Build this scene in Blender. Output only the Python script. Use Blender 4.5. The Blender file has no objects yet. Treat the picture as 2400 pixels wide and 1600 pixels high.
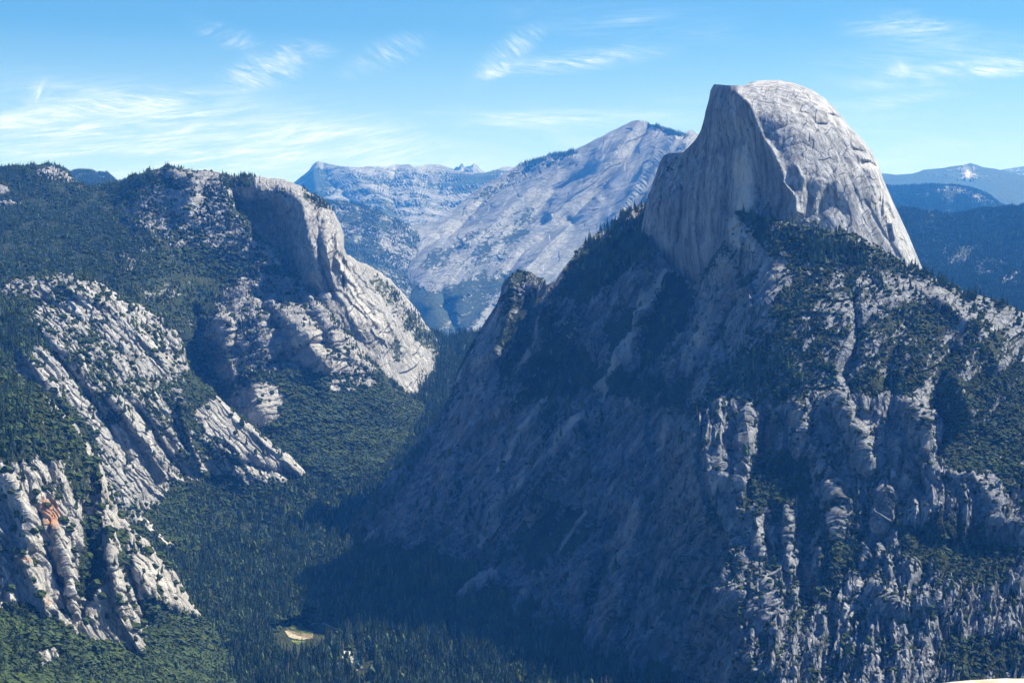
import bpy, math, time
import numpy as np
T0 = time.time()
sc = bpy.context.scene
COL = sc.collection
R = math.radians
rng = np.random.default_rng(7)

# ------------------------------------------------------------------ camera
F = 3860.0                      # focal length in photo pixels (photo is 2400 wide)
CX, CY, HOR = 1200.0, 800.0, 655.0
PITCH = math.atan((CY - HOR) / F)
CAMZ = 930.0                    # metres above the lowest valley floor
cam_d = bpy.data.cameras.new('camera')
cam = bpy.data.objects.new('camera', cam_d); COL.objects.link(cam)
cam_d.sensor_width = 36.0; cam_d.lens = F / 2400.0 * 36.0
cam_d.clip_start = 0.5; cam_d.clip_end = 90000.0
cam.location = (0, 0, CAMZ); cam.rotation_euler = (R(90) - PITCH, 0, 0)
sc.camera = cam

# ------------------------------------------------------------------ sun, sky, exposure
SUN_AZ, SUN_EL = R(60), R(45)   # azimuth clockwise from the viewing direction (+Y)
sdir = np.array([math.sin(SUN_AZ) * math.cos(SUN_EL), math.cos(SUN_AZ) * math.cos(SUN_EL), math.sin(SUN_EL)])
sun_d = bpy.data.lights.new('sun', 'SUN'); sun = bpy.data.objects.new('sun', sun_d); COL.objects.link(sun)
sun_d.energy = 5.0; sun_d.angle = R(0.5); sun_d.color = (1.0, 0.97, 0.93)
sun.location = (3000, 0, 6000)
sun.rotation_euler = (R(90) - SUN_EL, 0, -SUN_AZ + math.pi)
# a sun lamp shines along its local -Z: tilt from vertical by 90-EL, turned so it comes from the azimuth above
from mathutils import Vector
sun.rotation_euler = Vector((-sdir[0], -sdir[1], -sdir[2])).to_track_quat('-Z', 'Y').to_euler()

sc.view_settings.view_transform = 'Standard'; sc.view_settings.look = 'None'
sc.view_settings.gamma = 1.0; sc.view_settings.use_curve_mapping = False
sc.view_settings.exposure = 1.2
sc.cycles.use_denoising = True
sc.cycles.max_bounces = 4; sc.cycles.diffuse_bounces = 2; sc.cycles.glossy_bounces = 1
sc.cycles.transparent_max_bounces = 4; sc.cycles.volume_bounces = 0
sc.cycles.use_adaptive_sampling = True; sc.cycles.adaptive_threshold = 0.02; sc.cycles.adaptive_min_samples = 16

class NT:
    """small helper for writing node trees"""
    def __init__(self, tree): self.t = tree; self.n = tree.nodes; self.l = tree.links
    def node(self, typ, **kw):
        nd = self.n.new(typ)
        for k, v in kw.items(): setattr(nd, k, v)
        return nd
    def link(self, a, b): self.l.new(a, b)
    def setin(self, nd, i, v):
        if v is None: return
        if isinstance(v, bpy.types.NodeSocket): self.link(v, nd.inputs[i])
        else: nd.inputs[i].default_value = v
    def math(self, op, a, b=None, c=None, clamp=False):
        nd = self.node('ShaderNodeMath', operation=op, use_clamp=clamp)
        for i, v in enumerate((a, b, c)): self.setin(nd, i, v)
        return nd.outputs[0]
    def ramp(self, v, a, b, lo=0.0, hi=1.0, smooth=True):
        nd = self.node('ShaderNodeMapRange', interpolation_type='SMOOTHSTEP' if smooth else 'LINEAR', clamp=True)
        for i, x in enumerate((v, a, b, lo, hi)): self.setin(nd, i, x)
        return nd.outputs[0]
    def mix(self, f, a, b, blend='MIX'):
        nd = self.node('ShaderNodeMix', data_type='RGBA', blend_type=blend)
        self.setin(nd, 0, f); self.setin(nd, 6, a if isinstance(a, bpy.types.NodeSocket) else (*a, 1)[:4])
        self.setin(nd, 7, b if isinstance(b, bpy.types.NodeSocket) else (*b, 1)[:4])
        return nd.outputs[2]
    def noise(self, vec, scale, detail=4, rough=0.55, dist=0.0, dim='3D'):
        nd = self.node('ShaderNodeTexNoise', noise_dimensions=dim)
        self.setin(nd, 'Vector', vec); nd.inputs['Scale'].default_value = scale
        nd.inputs['Detail'].default_value = detail; nd.inputs['Roughness'].default_value = rough
        nd.inputs['Distortion'].default_value = dist
        return nd.outputs[0]
    def vmul(self, vec, s):
        nd = self.node('ShaderNodeVectorMath', operation='MULTIPLY')
        self.setin(nd, 0, vec); self.setin(nd, 1, s); return nd.outputs[0]

world = bpy.data.worlds.new('World'); sc.world = world; world.use_nodes = True
world.cycles.sampling_method = 'MANUAL'; world.cycles.sample_map_resolution = 512
W = NT(world.node_tree); W.n.clear()
sky = W.node('ShaderNodeTexSky', sky_type='NISHITA'); sky.sun_disc = False
sky.sun_elevation = SUN_EL; sky.sun_rotation = SUN_AZ
sky.altitude = 2200; sky.air_density = 1.0; sky.dust_density = 0.4; sky.ozone_density = 3.0
tc = W.node('ShaderNodeTexCoord')
sep = W.node('ShaderNodeSeparateXYZ'); W.link(tc.outputs['Generated'], sep.inputs[0])
X, Y, Z = sep.outputs
az = W.math('DIVIDE', X, W.math('MAXIMUM', Y, 0.05))        # tangent of azimuth
el = W.math('DIVIDE', Z, W.math('MAXIMUM', Y, 0.05))        # tangent of elevation
front = W.ramp(Y, 0.3, 0.6)
comb = W.node('ShaderNodeCombineXYZ'); W.link(az, comb.inputs[0]); W.link(el, comb.inputs[1])
def rot_vec(ang, sx, sy, off=(0, 0, 0)):
    m = W.node('ShaderNodeMapping'); m.vector_type = 'POINT'
    W.link(comb.outputs[0], m.inputs[0]); m.inputs['Rotation'].default_value = (0, 0, R(ang))
    m.inputs['Location'].default_value = off
    return W.vmul(m.outputs[0], (sx, sy, 1))
def blob(px, py, wx, wy, ang=0):
    """soft elliptical region of the sky, given by its direction"""
    m = W.node('ShaderNodeMapping'); m.vector_type = 'TEXTURE'
    W.link(comb.outputs[0], m.inputs[0])
    m.inputs['Location'].default_value = ((px - 1200) / F, (HOR - py) / F, 0)
    m.inputs['Rotation'].default_value = (0, 0, R(ang))
    m.inputs['Scale'].default_value = (wx / F, wy / F, 1)
    ln = W.node('ShaderNodeVectorMath', operation='LENGTH'); W.link(m.outputs[0], ln.inputs[0])
    return W.ramp(ln.outputs['Value'], 1.0, 0.0)
def wisps(ang, s, stretch, lo, hi, dist, off=(0, 0, 0)):
    nz = W.noise(rot_vec(ang, s * 1.6, s * stretch * 1.5, off), 1.0, 10, 0.64, dist * 1.3)
    fib = W.noise(rot_vec(ang, s * 3.5, s * stretch * 7, off), 1.0, 6, 0.7, dist)
    return W.math('MULTIPLY', W.ramp(nz, lo - 0.03, hi + 0.10), W.ramp(fib, 0.34, 0.62, 0.15, 1.3))
layers = []
def cloud(mask, tex, amt): layers.append(W.math('MULTIPLY', W.math('MULTIPLY', mask, tex), amt))
# broad milky cirrus over the left horizon
cloud(blob(300, 320, 950, 175, -4), wisps(-6, 9, 7, 0.33, 0.72, 0.6), 0.95)
cloud(blob(820, 350, 480, 95, -8), wisps(-14, 10, 6, 0.34, 0.70, 0.8, (3, 1, 0)), 0.8)
cloud(blob(260, 250, 330, 45, 6), wisps(9, 12, 6, 0.36, 0.64, 1.0, (1, 5, 0)), 0.75)
cloud(blob(60, 285, 220, 40, 4), wisps(4, 10, 6, 0.30, 0.62, 0.7, (7, 2, 0)), 0.6)
cloud(blob(105, 215, 40, 60, -60), wisps(-60, 24, 3, 0.38, 0.66, 1.5), 0.6)
# loose wisps higher up
cloud(blob(630, 165, 170, 60, 20), wisps(26, 20, 4, 0.36, 0.70, 1.2, (2, 2, 0)), 0.85)
cloud(blob(560, 100, 160, 40, -22), wisps(-22, 18, 5, 0.42, 0.72, 1.0, (4, 2, 0)), 0.45)
cloud(blob(730, 118, 100, 26, -8), wisps(-12, 20, 5, 0.42, 0.72, 0.9, (5, 7, 0)), 0.5)
cloud(blob(905, 132, 150, 50, 24), wisps(30, 20, 4, 0.38, 0.70, 1.0, (9, 2, 0)), 0.5)
cloud(blob(1190, 130, 140, 46, 38), wisps(42, 20, 4, 0.34, 0.66, 1.0, (9, 6, 0)), 0.65)
cloud(blob(1150, 178, 55, 16, 6), wisps(10, 24, 3, 0.28, 0.6, 1.0, (1, 6, 0)), 0.85)
cloud(blob(1360, 145, 280, 36, 6), wisps(7, 15, 6, 0.32, 0.64, 0.8, (6, 6, 0)), 0.75)
cloud(blob(1300, 280, 500, 35, 0), wisps(2, 10, 7, 0.34, 0.72, 0.6, (3, 8, 0)), 0.5)
cloud(blob(2260, 170, 380, 36, 6), wisps(7, 12, 7, 0.30, 0.62, 0.7, (5, 9, 0)), 0.8)
cloud(blob(2105, 170, 42, 40, 60), wisps(60, 24, 2, 0.36, 0.66, 1.3, (5, 3, 0)), 0.5)
cloud(blob(2245, 155, 9, 9, -45), wisps(-45, 40, 2, 0.2, 0.5, 0.5), 0.5)
cloud(blob(2130, 75, 240, 60, -4), wisps(-5, 13, 5, 0.34, 0.74, 0.8, (8, 9, 0)), 0.5)
cloud(blob(2200, 150, 420, 90, 5), wisps(6, 8, 7, 0.32, 0.80, 0.6, (18, 4, 0)), 0.4)
cloud(blob(1500, 60, 500, 60, -3), wisps(-3, 8, 7, 0.36, 0.82, 0.6, (28, 4, 0)), 0.3)
cloud(blob(2050, 245, 300, 24, 7), wisps(8, 12, 7, 0.36, 0.72, 0.6, (2, 9, 0)), 0.5)
cloud(blob(1750, 330, 1100, 150, 0), wisps(3, 6, 6, 0.30, 0.80, 0.5, (12, 9, 0)), 0.35)
tot = layers[0]
for L in layers[1:]:
    inv = W.math('MULTIPLY', W.math('SUBTRACT', 1.0, tot), W.math('SUBTRACT', 1.0, L))
    tot = W.math('SUBTRACT', 1.0, inv)
tot = W.math('MULTIPLY', tot, front, clamp=True)
veil = W.math('MULTIPLY', W.ramp(Z, 0.15, 0.0, 0.0, 1.0, False), 0.55)
tot = W.math('SUBTRACT', 1.0, W.math('MULTIPLY', W.math('SUBTRACT', 1.0, tot), W.math('SUBTRACT', 1.0, veil)))
SKY_S = 0.05
bg = W.node('ShaderNodeBackground')
# mountain sky: overhead part, out of view, darkened for bluer shade; paler cyan low down
skyc = W.mix(1.0, sky.outputs[0], W.mix(W.ramp(Z, 0.20, 0.60), (0.58, 0.94, 1.17), (0.18, 0.42, 1.0)), 'MULTIPLY')
W.link(W.mix(W.math('MULTIPLY', tot, 0.9), skyc, (12.0, 12.8, 13.6)), bg.inputs[0])
bg.inputs[1].default_value = SKY_S
wo = W.node('ShaderNodeOutputWorld'); W.link(bg.outputs[0], wo.inputs[0])

# ------------------------------------------------------------------ numeric helpers
def hash2(ix, iy, seed):
    h = (ix.astype(np.int64) * 374761393 + iy.astype(np.int64) * 668265263 + seed * 1442695041) & 0xffffffff
    h = ((h ^ (h >> 13)) * 1274126177) & 0xffffffff
    h = ((h ^ (h >> 16)) * 2246822519) & 0xffffffff
    return h ^ (h >> 15)
def h01(ix, iy, seed): return (hash2(ix, iy, seed) & 0xffff).astype(np.float32) / 65535.0
def pnoise(x, y, seed=0):
    x = x.astype(np.float32); y = y.astype(np.float32)
    ix = np.floor(x).astype(np.int64); iy = np.floor(y).astype(np.int64)
    fx = x - ix; fy = y - iy
    u = fx * fx * fx * (fx * (fx * 6 - 15) + 10); v = fy * fy * fy * (fy * (fy * 6 - 15) + 10)
    def g(dx, dy):
        a = h01(ix + dx, iy + dy, seed) * 6.2831853
        return np.cos(a) * (fx - dx) + np.sin(a) * (fy - dy)
    a = g(0, 0); b = g(1, 0); c = g(0, 1); d = g(1, 1)
    return ((a + (b - a) * u) + ((c + (d - c) * u) - (a + (b - a) * u)) * v) * 1.5
def fbm(x, y, octv=4, seed=0, gain=0.5, ridged=False):
    s = 0; a = 1.0; t = 0
    for o in range(octv):
        n = pnoise(x * 2 ** o + o * 17.3, y * 2 ** o - o * 9.1, seed + o * 31)
        if ridged: n = 1 - 2 * np.abs(n)
        s = s + a * n; t += a; a *= gain
    return s / t
def facets(x, y, seed=0, tilt=0.6):
    """broken plates: every cell has its own height and tilt; also the distance to the joints"""
    ix = np.floor(x).astype(np.int64); iy = np.floor(y).astype(np.int64)
    f1 = np.full(x.shape, 9.0, np.float32); f2 = f1.copy(); h = np.zeros(x.shape, np.float32)
    for dx in (-1, 0, 1):
        for dy in (-1, 0, 1):
            cx = ix + dx; cy = iy + dy
            px = cx + h01(cx, cy, seed); py = cy + h01(cx, cy, seed + 1)
            ex = (x - px).astype(np.float32); ey = (y - py).astype(np.float32)
            d = ex * ex + ey * ey
            hh = (h01(cx, cy, seed + 2) - 0.5) + tilt * (ex * (h01(cx, cy, seed + 3) - 0.5) * 2 + ey * (h01(cx, cy, seed + 4) - 0.5) * 2)
            near = d < f1
            f2 = np.where(near, f1, np.minimum(f2, d)); h = np.where(near, hh, h); f1 = np.where(near, d, f1)
    return h, np.sqrt(f2) - np.sqrt(f1)
def sstep(a, b, x):
    t = np.clip((x - a) / (b - a), 0, 1); return t * t * (3 - 2 * t)
# raster over the picture's span used only to author the surfaces
RS = 3.0; RX0, RY0, RX1, RY1 = -150, 0, 2550, 1740
RW, RH = int((RX1 - RX0) / RS), int((RY1 - RY0) / RS)
gx, gy = np.meshgrid(RX0 + (np.arange(RW) + .5) * RS, RY0 + (np.arange(RH) + .5) * RS)
def blur(a, r):
    k = int(r / RS)
    if k < 1: return a
    for _ in range(2):
        for ax in (0, 1):
            p = np.pad(a, [(k + 1, k) if i == ax else (0, 0) for i in (0, 1)], mode='edge')
            c = np.cumsum(p, axis=ax, dtype=np.float64)
            n = a.shape[ax]
            a = (np.take(c, np.arange(n) + 2 * k + 1, ax) - np.take(c, np.arange(n), ax)) / (2 * k + 1)
    return a.astype(np.float32)
def polymask(pts, feather=8):
    m = np.zeros(gx.shape, bool); n = len(pts)
    for i in range(n):
        x0, y0 = pts[i]; x1, y1 = pts[(i + 1) % n]
        if y0 == y1: continue
        c = ((gy >= min(y0, y1)) & (gy < max(y0, y1)))
        xs = x0 + (gy - y0) * (x1 - x0) / (y1 - y0)
        m ^= c & (gx < xs)
    return blur(m.astype(np.float32), feather)
def paint(base, items):
    a = np.full(gx.shape, float(base), np.float32)
    for it in items:
        val, fe, pts = it[:3]
        m = np.exp(-(segdist(pts) / fe) ** 2) if len(it) > 3 else polymask(pts, fe)
        a = a * (1 - m) + val * m
    return a
def segdist(pts):
    pts = np.array(pts, float)
    best = np.full(gx.shape, 1e9, np.float32)
    for i in range(len(pts) - 1):
        a, b = pts[i], pts[i + 1]; d = b - a; L2 = (d ** 2).sum() + 1e-9
        t = np.clip(((gx - a[0]) * d[0] + (gy - a[1]) * d[1]) / L2, 0, 1)
        dd = np.hypot(gx - a[0] - t * d[0], gy - a[1] - t * d[1])
        best = np.minimum(best, dd)
    return best
def strokes(items):
    """(amp metres towards the viewer, half width px, pts): ribs (+) and gullies (-)"""
    a = np.zeros(gx.shape, np.float32)
    for amp, w, pts in items:
        d = segdist(pts) / w
        a += amp * np.exp(-(d ** 1.3))
    return a
def sample(r, px, py):
    fx = np.clip((px - RX0) / RS - .5, 0, RW - 1.001); fy = np.clip((py - RY0) / RS - .5, 0, RH - 1.001)
    ix = fx.astype(int); iy = fy.astype(int); u = fx - ix; v = fy - iy
    return (r[iy, ix] * (1 - u) + r[iy, ix + 1] * u) * (1 - v) + (r[iy + 1, ix] * (1 - u) + r[iy + 1, ix + 1] * u) * v
def tps(pts, px, py):
    p = np.array(pts, float); xy = p[:, :2] / 500.0; z = p[:, 2]
    def K(a, b):
        d2 = ((a[:, None, :] - b[None]) ** 2).sum(-1)
        return 0.5 * d2 * np.log(d2 + 1e-9)
    n = len(p); A = np.zeros((n + 3, n + 3)); A[:n, :n] = K(xy, xy) + np.eye(n) * 0.002
    A[:n, n] = 1; A[:n, n + 1:] = xy; A[n, :n] = 1; A[n + 1:, :n] = xy.T
    w = np.linalg.solve(A, np.concatenate([z, np.zeros(3)]))
    cx = np.arange(RX0, RX1 + 13, 12.0); cy = np.arange(RY0, RY1 + 13, 12.0)
    mx, my = np.meshgrid(cx, cy); q = np.stack([mx.ravel(), my.ravel()], 1) / 500.0
    v = (K(q, xy) @ w[:n] + w[n] + q @ w[n + 1:]).reshape(mx.shape)
    fx = np.clip((px - RX0) / 12.0, 0, len(cx) - 1.001); fy = np.clip((py - RY0) / 12.0, 0, len(cy) - 1.001)
    ix = fx.astype(int); iy = fy.astype(int); a = fx - ix; b = fy - iy
    def cub(v0, v1, v2, v3, t): return v1 + 0.5 * t * (v2 - v0 + t * (2 * v0 - 5 * v1 + 4 * v2 - v3 + t * (3 * (v1 - v2) + v3 - v0)))
    def at(i, j): return v[np.clip(iy + i, 0, len(cy) - 1), np.clip(ix + j, 0, len(cx) - 1)]
    rows = [cub(at(i, -1), at(i, 0), at(i, 1), at(i, 2), a) for i in (-1, 0, 1, 2)]
    return cub(*rows, b)
def world_pt(px, py, D):
    """direction given by a photo pixel, at distance D along +Y from the viewpoint"""
    dx = (px - CX) / F; dy = -(py - CY) / F
    c, s = math.cos(PITCH), math.sin(PITCH)
    yy = c + dy * s; zz = -s + dy * c
    return np.stack([dx / yy * D, D + 0 * dx, CAMZ + zz / yy * D], -1)
def to_px(P):
    x, y, z = P[..., 0], P[..., 1], P[..., 2] - CAMZ
    c, s = math.cos(PITCH), math.sin(PITCH)
    f = y * c - z * s; u = y * s + z * c
    return CX + F * x / f, CY - F * u / f

# ------------------------------------------------------------------ materials
def newmat(name):
    m = bpy.data.materials.new(name); m.use_nodes = True
    t = NT(m.node_tree); t.n.clear()
    out = t.node('ShaderNodeOutputMaterial'); bs = t.node('ShaderNodeBsdfPrincipled')
    bs.inputs['Roughness'].default_value = 0.9; bs.inputs['Specular IOR Level'].default_value = 0.15
    t.link(bs.outputs[0], out.inputs[0]); return m, t, bs
def rock_mat(name, c1, c2, scale=1.0, bump=1.0, streak=0.35, green=(0.020, 0.036, 0.013), green2=(0.040, 0.056, 0.022), grain=90, lines=0.6):
    """granite with joints and dark weathering along its grain; brush, pale streaks and rust stains where the surface's own cover map says so"""
    m, t, bs = newmat(name)
    pos = t.node('ShaderNodeNewGeometry').outputs['Position']
    at = t.node('ShaderNodeAttribute', attribute_name='cover')
    sp = t.node('ShaderNodeSeparateColor'); t.link(at.outputs['Color'], sp.inputs[0])
    veg, pale, stain = sp.outputs[0], sp.outputs[1], sp.outputs[2]
    mp = t.node('ShaderNodeMapping'); t.link(pos, mp.inputs[0]); mp.inputs['Rotation'].default_value = (0, R(grain), 0)
    g = mp.outputs[0]; q = 1.0 / scale
    n1 = t.noise(pos, 0.010 * q, 6, 0.62)
    n2 = t.noise(t.vmul(g, (0.045 * q, 0.10 * q, 0.10 * q)), 1.0, 7, 0.70)
    st = t.noise(t.vmul(g, (0.0045 * q, 0.05 * q, 0.05 * q)), 1.0, 5, 0.62)
    ln = t.noise(t.vmul(g, (0.012 * q, 0.045 * q, 0.045 * q)), 1.0, 4, 0.6, 0.6)
    line = t.ramp(t.math('ABSOLUTE', t.math('SUBTRACT', ln, 0.5)), 0.0, 0.022, 1.0, 0.0)
    ln2 = t.noise(t.vmul(g, (0.05 * q, 0.09 * q, 0.09 * q)), 1.0, 3, 0.6, 0.8)
    line2 = t.ramp(t.math('ABSOLUTE', t.math('SUBTRACT', ln2, 0.5)), 0.0, 0.035, 1.0, 0.0)
    cr = t.math('MULTIPLY', t.math('MAXIMUM', line, t.math('MULTIPLY', line2, 0.7)), t.ramp(n1, 0.30, 0.62))
    col = t.mix(t.ramp(n1, 0.35, 0.65), c1, c2)
    dark = tuple(x * 0.36 for x in c1)
    col = t.mix(t.math('MULTIPLY', t.ramp(st, 0.46, 0.62), streak), col, dark)
    col = t.mix(t.math('MULTIPLY', t.ramp(st, 0.44, 0.32), streak * 0.8), col, tuple(min(1, x * 1.4) for x in c2))
    col = t.mix(t.math('MULTIPLY', t.ramp(n2, 0.52, 0.68), 0.62), col, dark)
    col = t.mix(t.math('MULTIPLY', t.ramp(n2, 0.48, 0.32), 0.45), col, tuple(min(1, x * 1.4) for x in c2))
    col = t.mix(t.ramp(t.math('ADD', pale, t.math('MULTIPLY', t.math('SUBTRACT', n2, 0.5), 0.9)), 0.35, 0.75), col, (0.55, 0.54, 0.51))
    col = t.mix(t.ramp(t.math('ADD', stain, t.math('MULTIPLY', t.math('SUBTRACT', n2, 0.5), 1.6)), 0.35, 0.9), col, (0.36, 0.17, 0.07))
    col = t.mix(t.math('MULTIPLY', cr, lines), col, tuple(x * 0.22 for x in c1))
    col = t.mix(t.math('SUBTRACT', 1.0, at.outputs['Alpha']), col, (0, 0, 0))  # alpha darkens rock: painted shade on the dome face, lichen and shade on flank
    vf = t.ramp(t.math('ADD', veg, t.math('MULTIPLY', t.math('SUBTRACT', n2, 0.5), 0.8)), 0.44, 0.56)
    gc = t.mix(t.ramp(n1, 0.4, 0.6), green, green2)
    gc = t.mix(t.ramp(t.noise(pos, 0.22 * q, 3, 0.6), 0.45, 0.65), gc, tuple(x * 0.4 for x in green))
    col = t.mix(vf, col, gc)
    t.link(col, bs.inputs['Base Color'])
    b = t.node('ShaderNodeBump'); b.inputs['Strength'].default_value = 1.0
    b.inputs['Distance'].default_value = 6.0 * scale * bump
    h = t.math('SUBTRACT', t.math('ADD', n2, t.math('MULTIPLY', ln, 0.8)), t.math('MULTIPLY', cr, 0.3 * lines))
    t.link(h, b.inputs['Height']); t.link(b.outputs[0], bs.inputs['Normal'])
    return m
def plain_mat(name, c1, c2, sc_=0.1, rough=0.9, bump=0.0, det=5):
    m, t, bs = newmat(name)
    pos = t.node('ShaderNodeNewGeometry').outputs['Position']
    n = t.noise(pos, sc_, det, 0.6)
    t.link(t.mix(t.ramp(n, 0.35, 0.65), c1, c2), bs.inputs['Base Color'])
    bs.inputs['Roughness'].default_value = rough
    if bump:
        b = t.node('ShaderNodeBump'); b.inputs['Distance'].default_value = bump; t.link(n, b.inputs['Height']); t.link(b.outputs[0], bs.inputs['Normal'])
    return m
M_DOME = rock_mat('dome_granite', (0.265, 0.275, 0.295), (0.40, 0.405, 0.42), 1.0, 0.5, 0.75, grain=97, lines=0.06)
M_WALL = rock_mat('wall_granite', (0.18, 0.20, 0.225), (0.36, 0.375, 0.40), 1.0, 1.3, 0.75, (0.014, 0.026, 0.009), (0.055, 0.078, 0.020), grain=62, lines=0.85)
M_SLAB = rock_mat('slab_granite', (0.27, 0.275, 0.28), (0.42, 0.42, 0.415), 1.0, 1.1, 0.6, grain=-48, lines=0.8)
M_LEFT = rock_mat('column_granite', (0.25, 0.255, 0.265), (0.40, 0.40, 0.40), 1.0, 1.1, 0.6, grain=-68, lines=0.8)
M_CLIFF = rock_mat('cliff_granite', (0.28, 0.275, 0.265), (0.46, 0.45, 0.425), 0.7, 1.2, 0.55, grain=-72, lines=0.85)
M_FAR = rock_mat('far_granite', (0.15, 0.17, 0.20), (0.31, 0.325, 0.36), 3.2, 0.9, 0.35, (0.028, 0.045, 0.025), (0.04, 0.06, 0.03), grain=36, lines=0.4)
M_FLOOR = plain_mat('forest_soil', (0.030, 0.040, 0.018), (0.070, 0.065, 0.035), 0.03)

# ------------------------------------------------------------------ surface builder
def tag(o, label, cat, kind=None, group=None):
    o['label'] = label; o['category'] = cat
    if kind: o['kind'] = kind
    if group: o['group'] = group
    return o
def mesh_from(name, V, faces, mat, smooth=False, attrs=None, parent=None, link=True):
    me = bpy.data.meshes.new(name)
    V = np.ascontiguousarray(V, np.float32); faces = np.ascontiguousarray(faces, np.int32)
    k = faces.shape[1]
    me.vertices.add(len(V)); me.vertices.foreach_set('co', V.ravel())
    me.loops.add(faces.size); me.loops.foreach_set('vertex_index', faces.ravel())
    me.polygons.add(len(faces)); me.polygons.foreach_set('loop_start', np.arange(0, faces.size, k, dtype=np.int32))
    me.polygons.foreach_set('loop_total', np.full(len(faces), k, np.int32))
    if not smooth: me.polygons.foreach_set('use_smooth', np.zeros(len(faces), bool))
    for an, arr in (attrs or {}).items():
        a = me.attributes.new(an, 'FLOAT_COLOR', 'POINT'); a.data.foreach_set('color', np.ascontiguousarray(arr, np.float32).ravel())
    me.update(); me.validate()
    if smooth: me.polygons.foreach_set('use_smooth', np.ones(len(faces), bool))
    if mat: me.materials.append(mat)
    o = bpy.data.objects.new(name, me)
    if link: COL.objects.link(o)
    if parent: o.parent = parent
    return o
def grid_faces(ny, nx):
    i = np.arange((ny - 1) * nx).reshape(ny - 1, nx)[:, :-1].ravel()
    return np.stack([i, i + nx, i + nx + 1, i + 1], 1)
SURF = {}
def surface(name, top, bot, depth, mat, step=2.2, back=1.0, rnd=(0, 0), ribs=(), relief=(), veg=(0, []), pale=(0, []), stain=(0, []),
            vegn=0.5, vegcell=34, forest=None, bush=None, label='', cat='mountain', edge=0.35, crest=2.0, flat=True, vb=0.0, vgrain=(0, 1.6), shade_tone=(1, []), ds=1.0):
    top = np.array(sorted(top), float); bot = np.array(sorted(bot), float)
    x0, x1 = top[0, 0], top[-1, 0]
    nx = int((x1 - x0) / step) + 1
    xs = np.linspace(x0, x1, nx)
    yt = np.interp(xs, top[:, 0], top[:, 1]); yb = np.interp(xs, bot[:, 0], bot[:, 1])
    yt = yt + crest * fbm(xs / 22.0, xs * 0 + 3.3, 4, 91)
    slope = np.gradient(yt, xs)
    ny = int(np.max(yb - yt) / step) + 1
    t = np.linspace(0, 1, ny)[:, None]
    px = np.broadcast_to(xs, (ny, nx)); py = yt + (yb - yt) * t
    D = tps(depth, px, py)
    rl_ = [list(r_) for r_ in relief]
    if ds != 1:                     # the whole landform stands farther off and is larger by the same measure
        for r_ in rl_: r_[1] *= ds; r_[4] *= ds
        rnd = (rnd[0] * ds,) + tuple(rnd[1:]); vegcell = vegcell * ds; back = back * ds
        D = D * ds; ribs = [(a_ * ds, w_, p_) for a_, w_, p_ in ribs]
    if rnd[0]:
        d = (py - yt) / np.sqrt(1 + slope ** 2)
        s = np.clip(d / rnd[1], 0, 1)
        wx = sstep(rnd[2] - 30, rnd[2] + 30, px) if len(rnd) > 2 else 1.0
        D = D + wx * rnd[0] * (1 - np.sqrt(1 - (1 - s) ** 2))
    if len(ribs): D = D - sample(strokes(ribs), px, py)
    P = world_pt(px, py, D)
    # relief along the surface normal
    du = np.gradient(P, axis=1); dv = np.gradient(P, axis=0)
    N = np.cross(dv, du); N /= (np.linalg.norm(N, axis=-1, keepdims=True) + 1e-9)
    V = -(P - np.array([0, 0, CAMZ])); flip = (N * V).sum(-1) < 0; N[flip] *= -1
    D0 = float(np.mean(D)); m = D0 / F
    u = px * m; v = py * m * (1 - vb) + vb * 0.7 * ((D0 - D) - P[..., 2])
    crack = np.zeros(px.shape, np.float32); H = np.zeros(px.shape, np.float32)
    edgef = edge + (1 - edge) * sstep(0, 24, (py - yt) / np.sqrt(1 + slope ** 2))
    vegr = sample(paint(*veg), px, py); pal = sample(paint(*pale), px, py); sta = sample(paint(*stain), px, py)
    for k, rl in enumerate(rl_):
        typ, lam, ang, stretch, amp = rl[:5]
        msk = sample(paint(*rl[5]), px, py) if len(rl) > 5 else 1.0
        a = R(ang); wl = lam * 2.2
        uu = u + 0.55 * lam * fbm(u / wl, v / wl, 2, 5 + k); vv = v + 0.55 * lam * fbm(u / wl + 50, v / wl, 2, 8 + k)
        p = (uu * math.cos(a) - vv * math.sin(a)) / (lam * stretch)      # ang: direction of the grain, counter-clockwise
        q = (uu * math.sin(a) + vv * math.cos(a)) / lam
        if typ == 'fbm': h = fbm(p, q, 5, 11 + k * 7)
        elif typ == 'saw':          # overlapping sheets of rock: long flat faces ending in sharp steps
            tq = q + 0.30 * fbm(p * .8, q * .35, 3, 41 + k); cell = np.floor(tq); f = tq - cell
            pk = np.floor(p * 1.3 + 7 * h01(cell.astype(np.int64), cell.astype(np.int64) * 0, 43 + k) + 0.25 * fbm(p * 2, q, 2, 44 + k))
            am = 0.25 + h01(cell.astype(np.int64), pk.astype(np.int64), 45 + k) * 1.1
            h = (f - 0.5) * am * sstep(0, 0.06, 1 - f)
        elif typ == 'ridge': h = fbm(p, q, 5, 13 + k * 7, 0.55, True) - 0.2
        else:
            h, e = facets(p, q, 17 + k * 7)
            h = h - 0.22 * np.exp(-(e / 0.09) ** 2)
            crack = np.maximum(crack, np.exp(-(e / 0.07) ** 2) * (msk if not np.isscalar(msk) else 1))
        H += amp * h * msk
    ga = R(vgrain[0]); gu = (u * math.cos(ga) - v * math.sin(ga)) / vgrain[1]; gv = u * math.sin(ga) + v * math.cos(ga)
    n_b = 0.75 * fbm(gu / vegcell, gv / vegcell, 5, 77, 0.72) + 0.35 * fbm(gu / (vegcell * 5), gv / (vegcell * 5), 2, 78) + 0.22 * crack; n_s = fbm(u / (vegcell * .33), v / (vegcell * .27), 2, 79, 0.7)
    slopez = N[..., 2]
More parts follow.
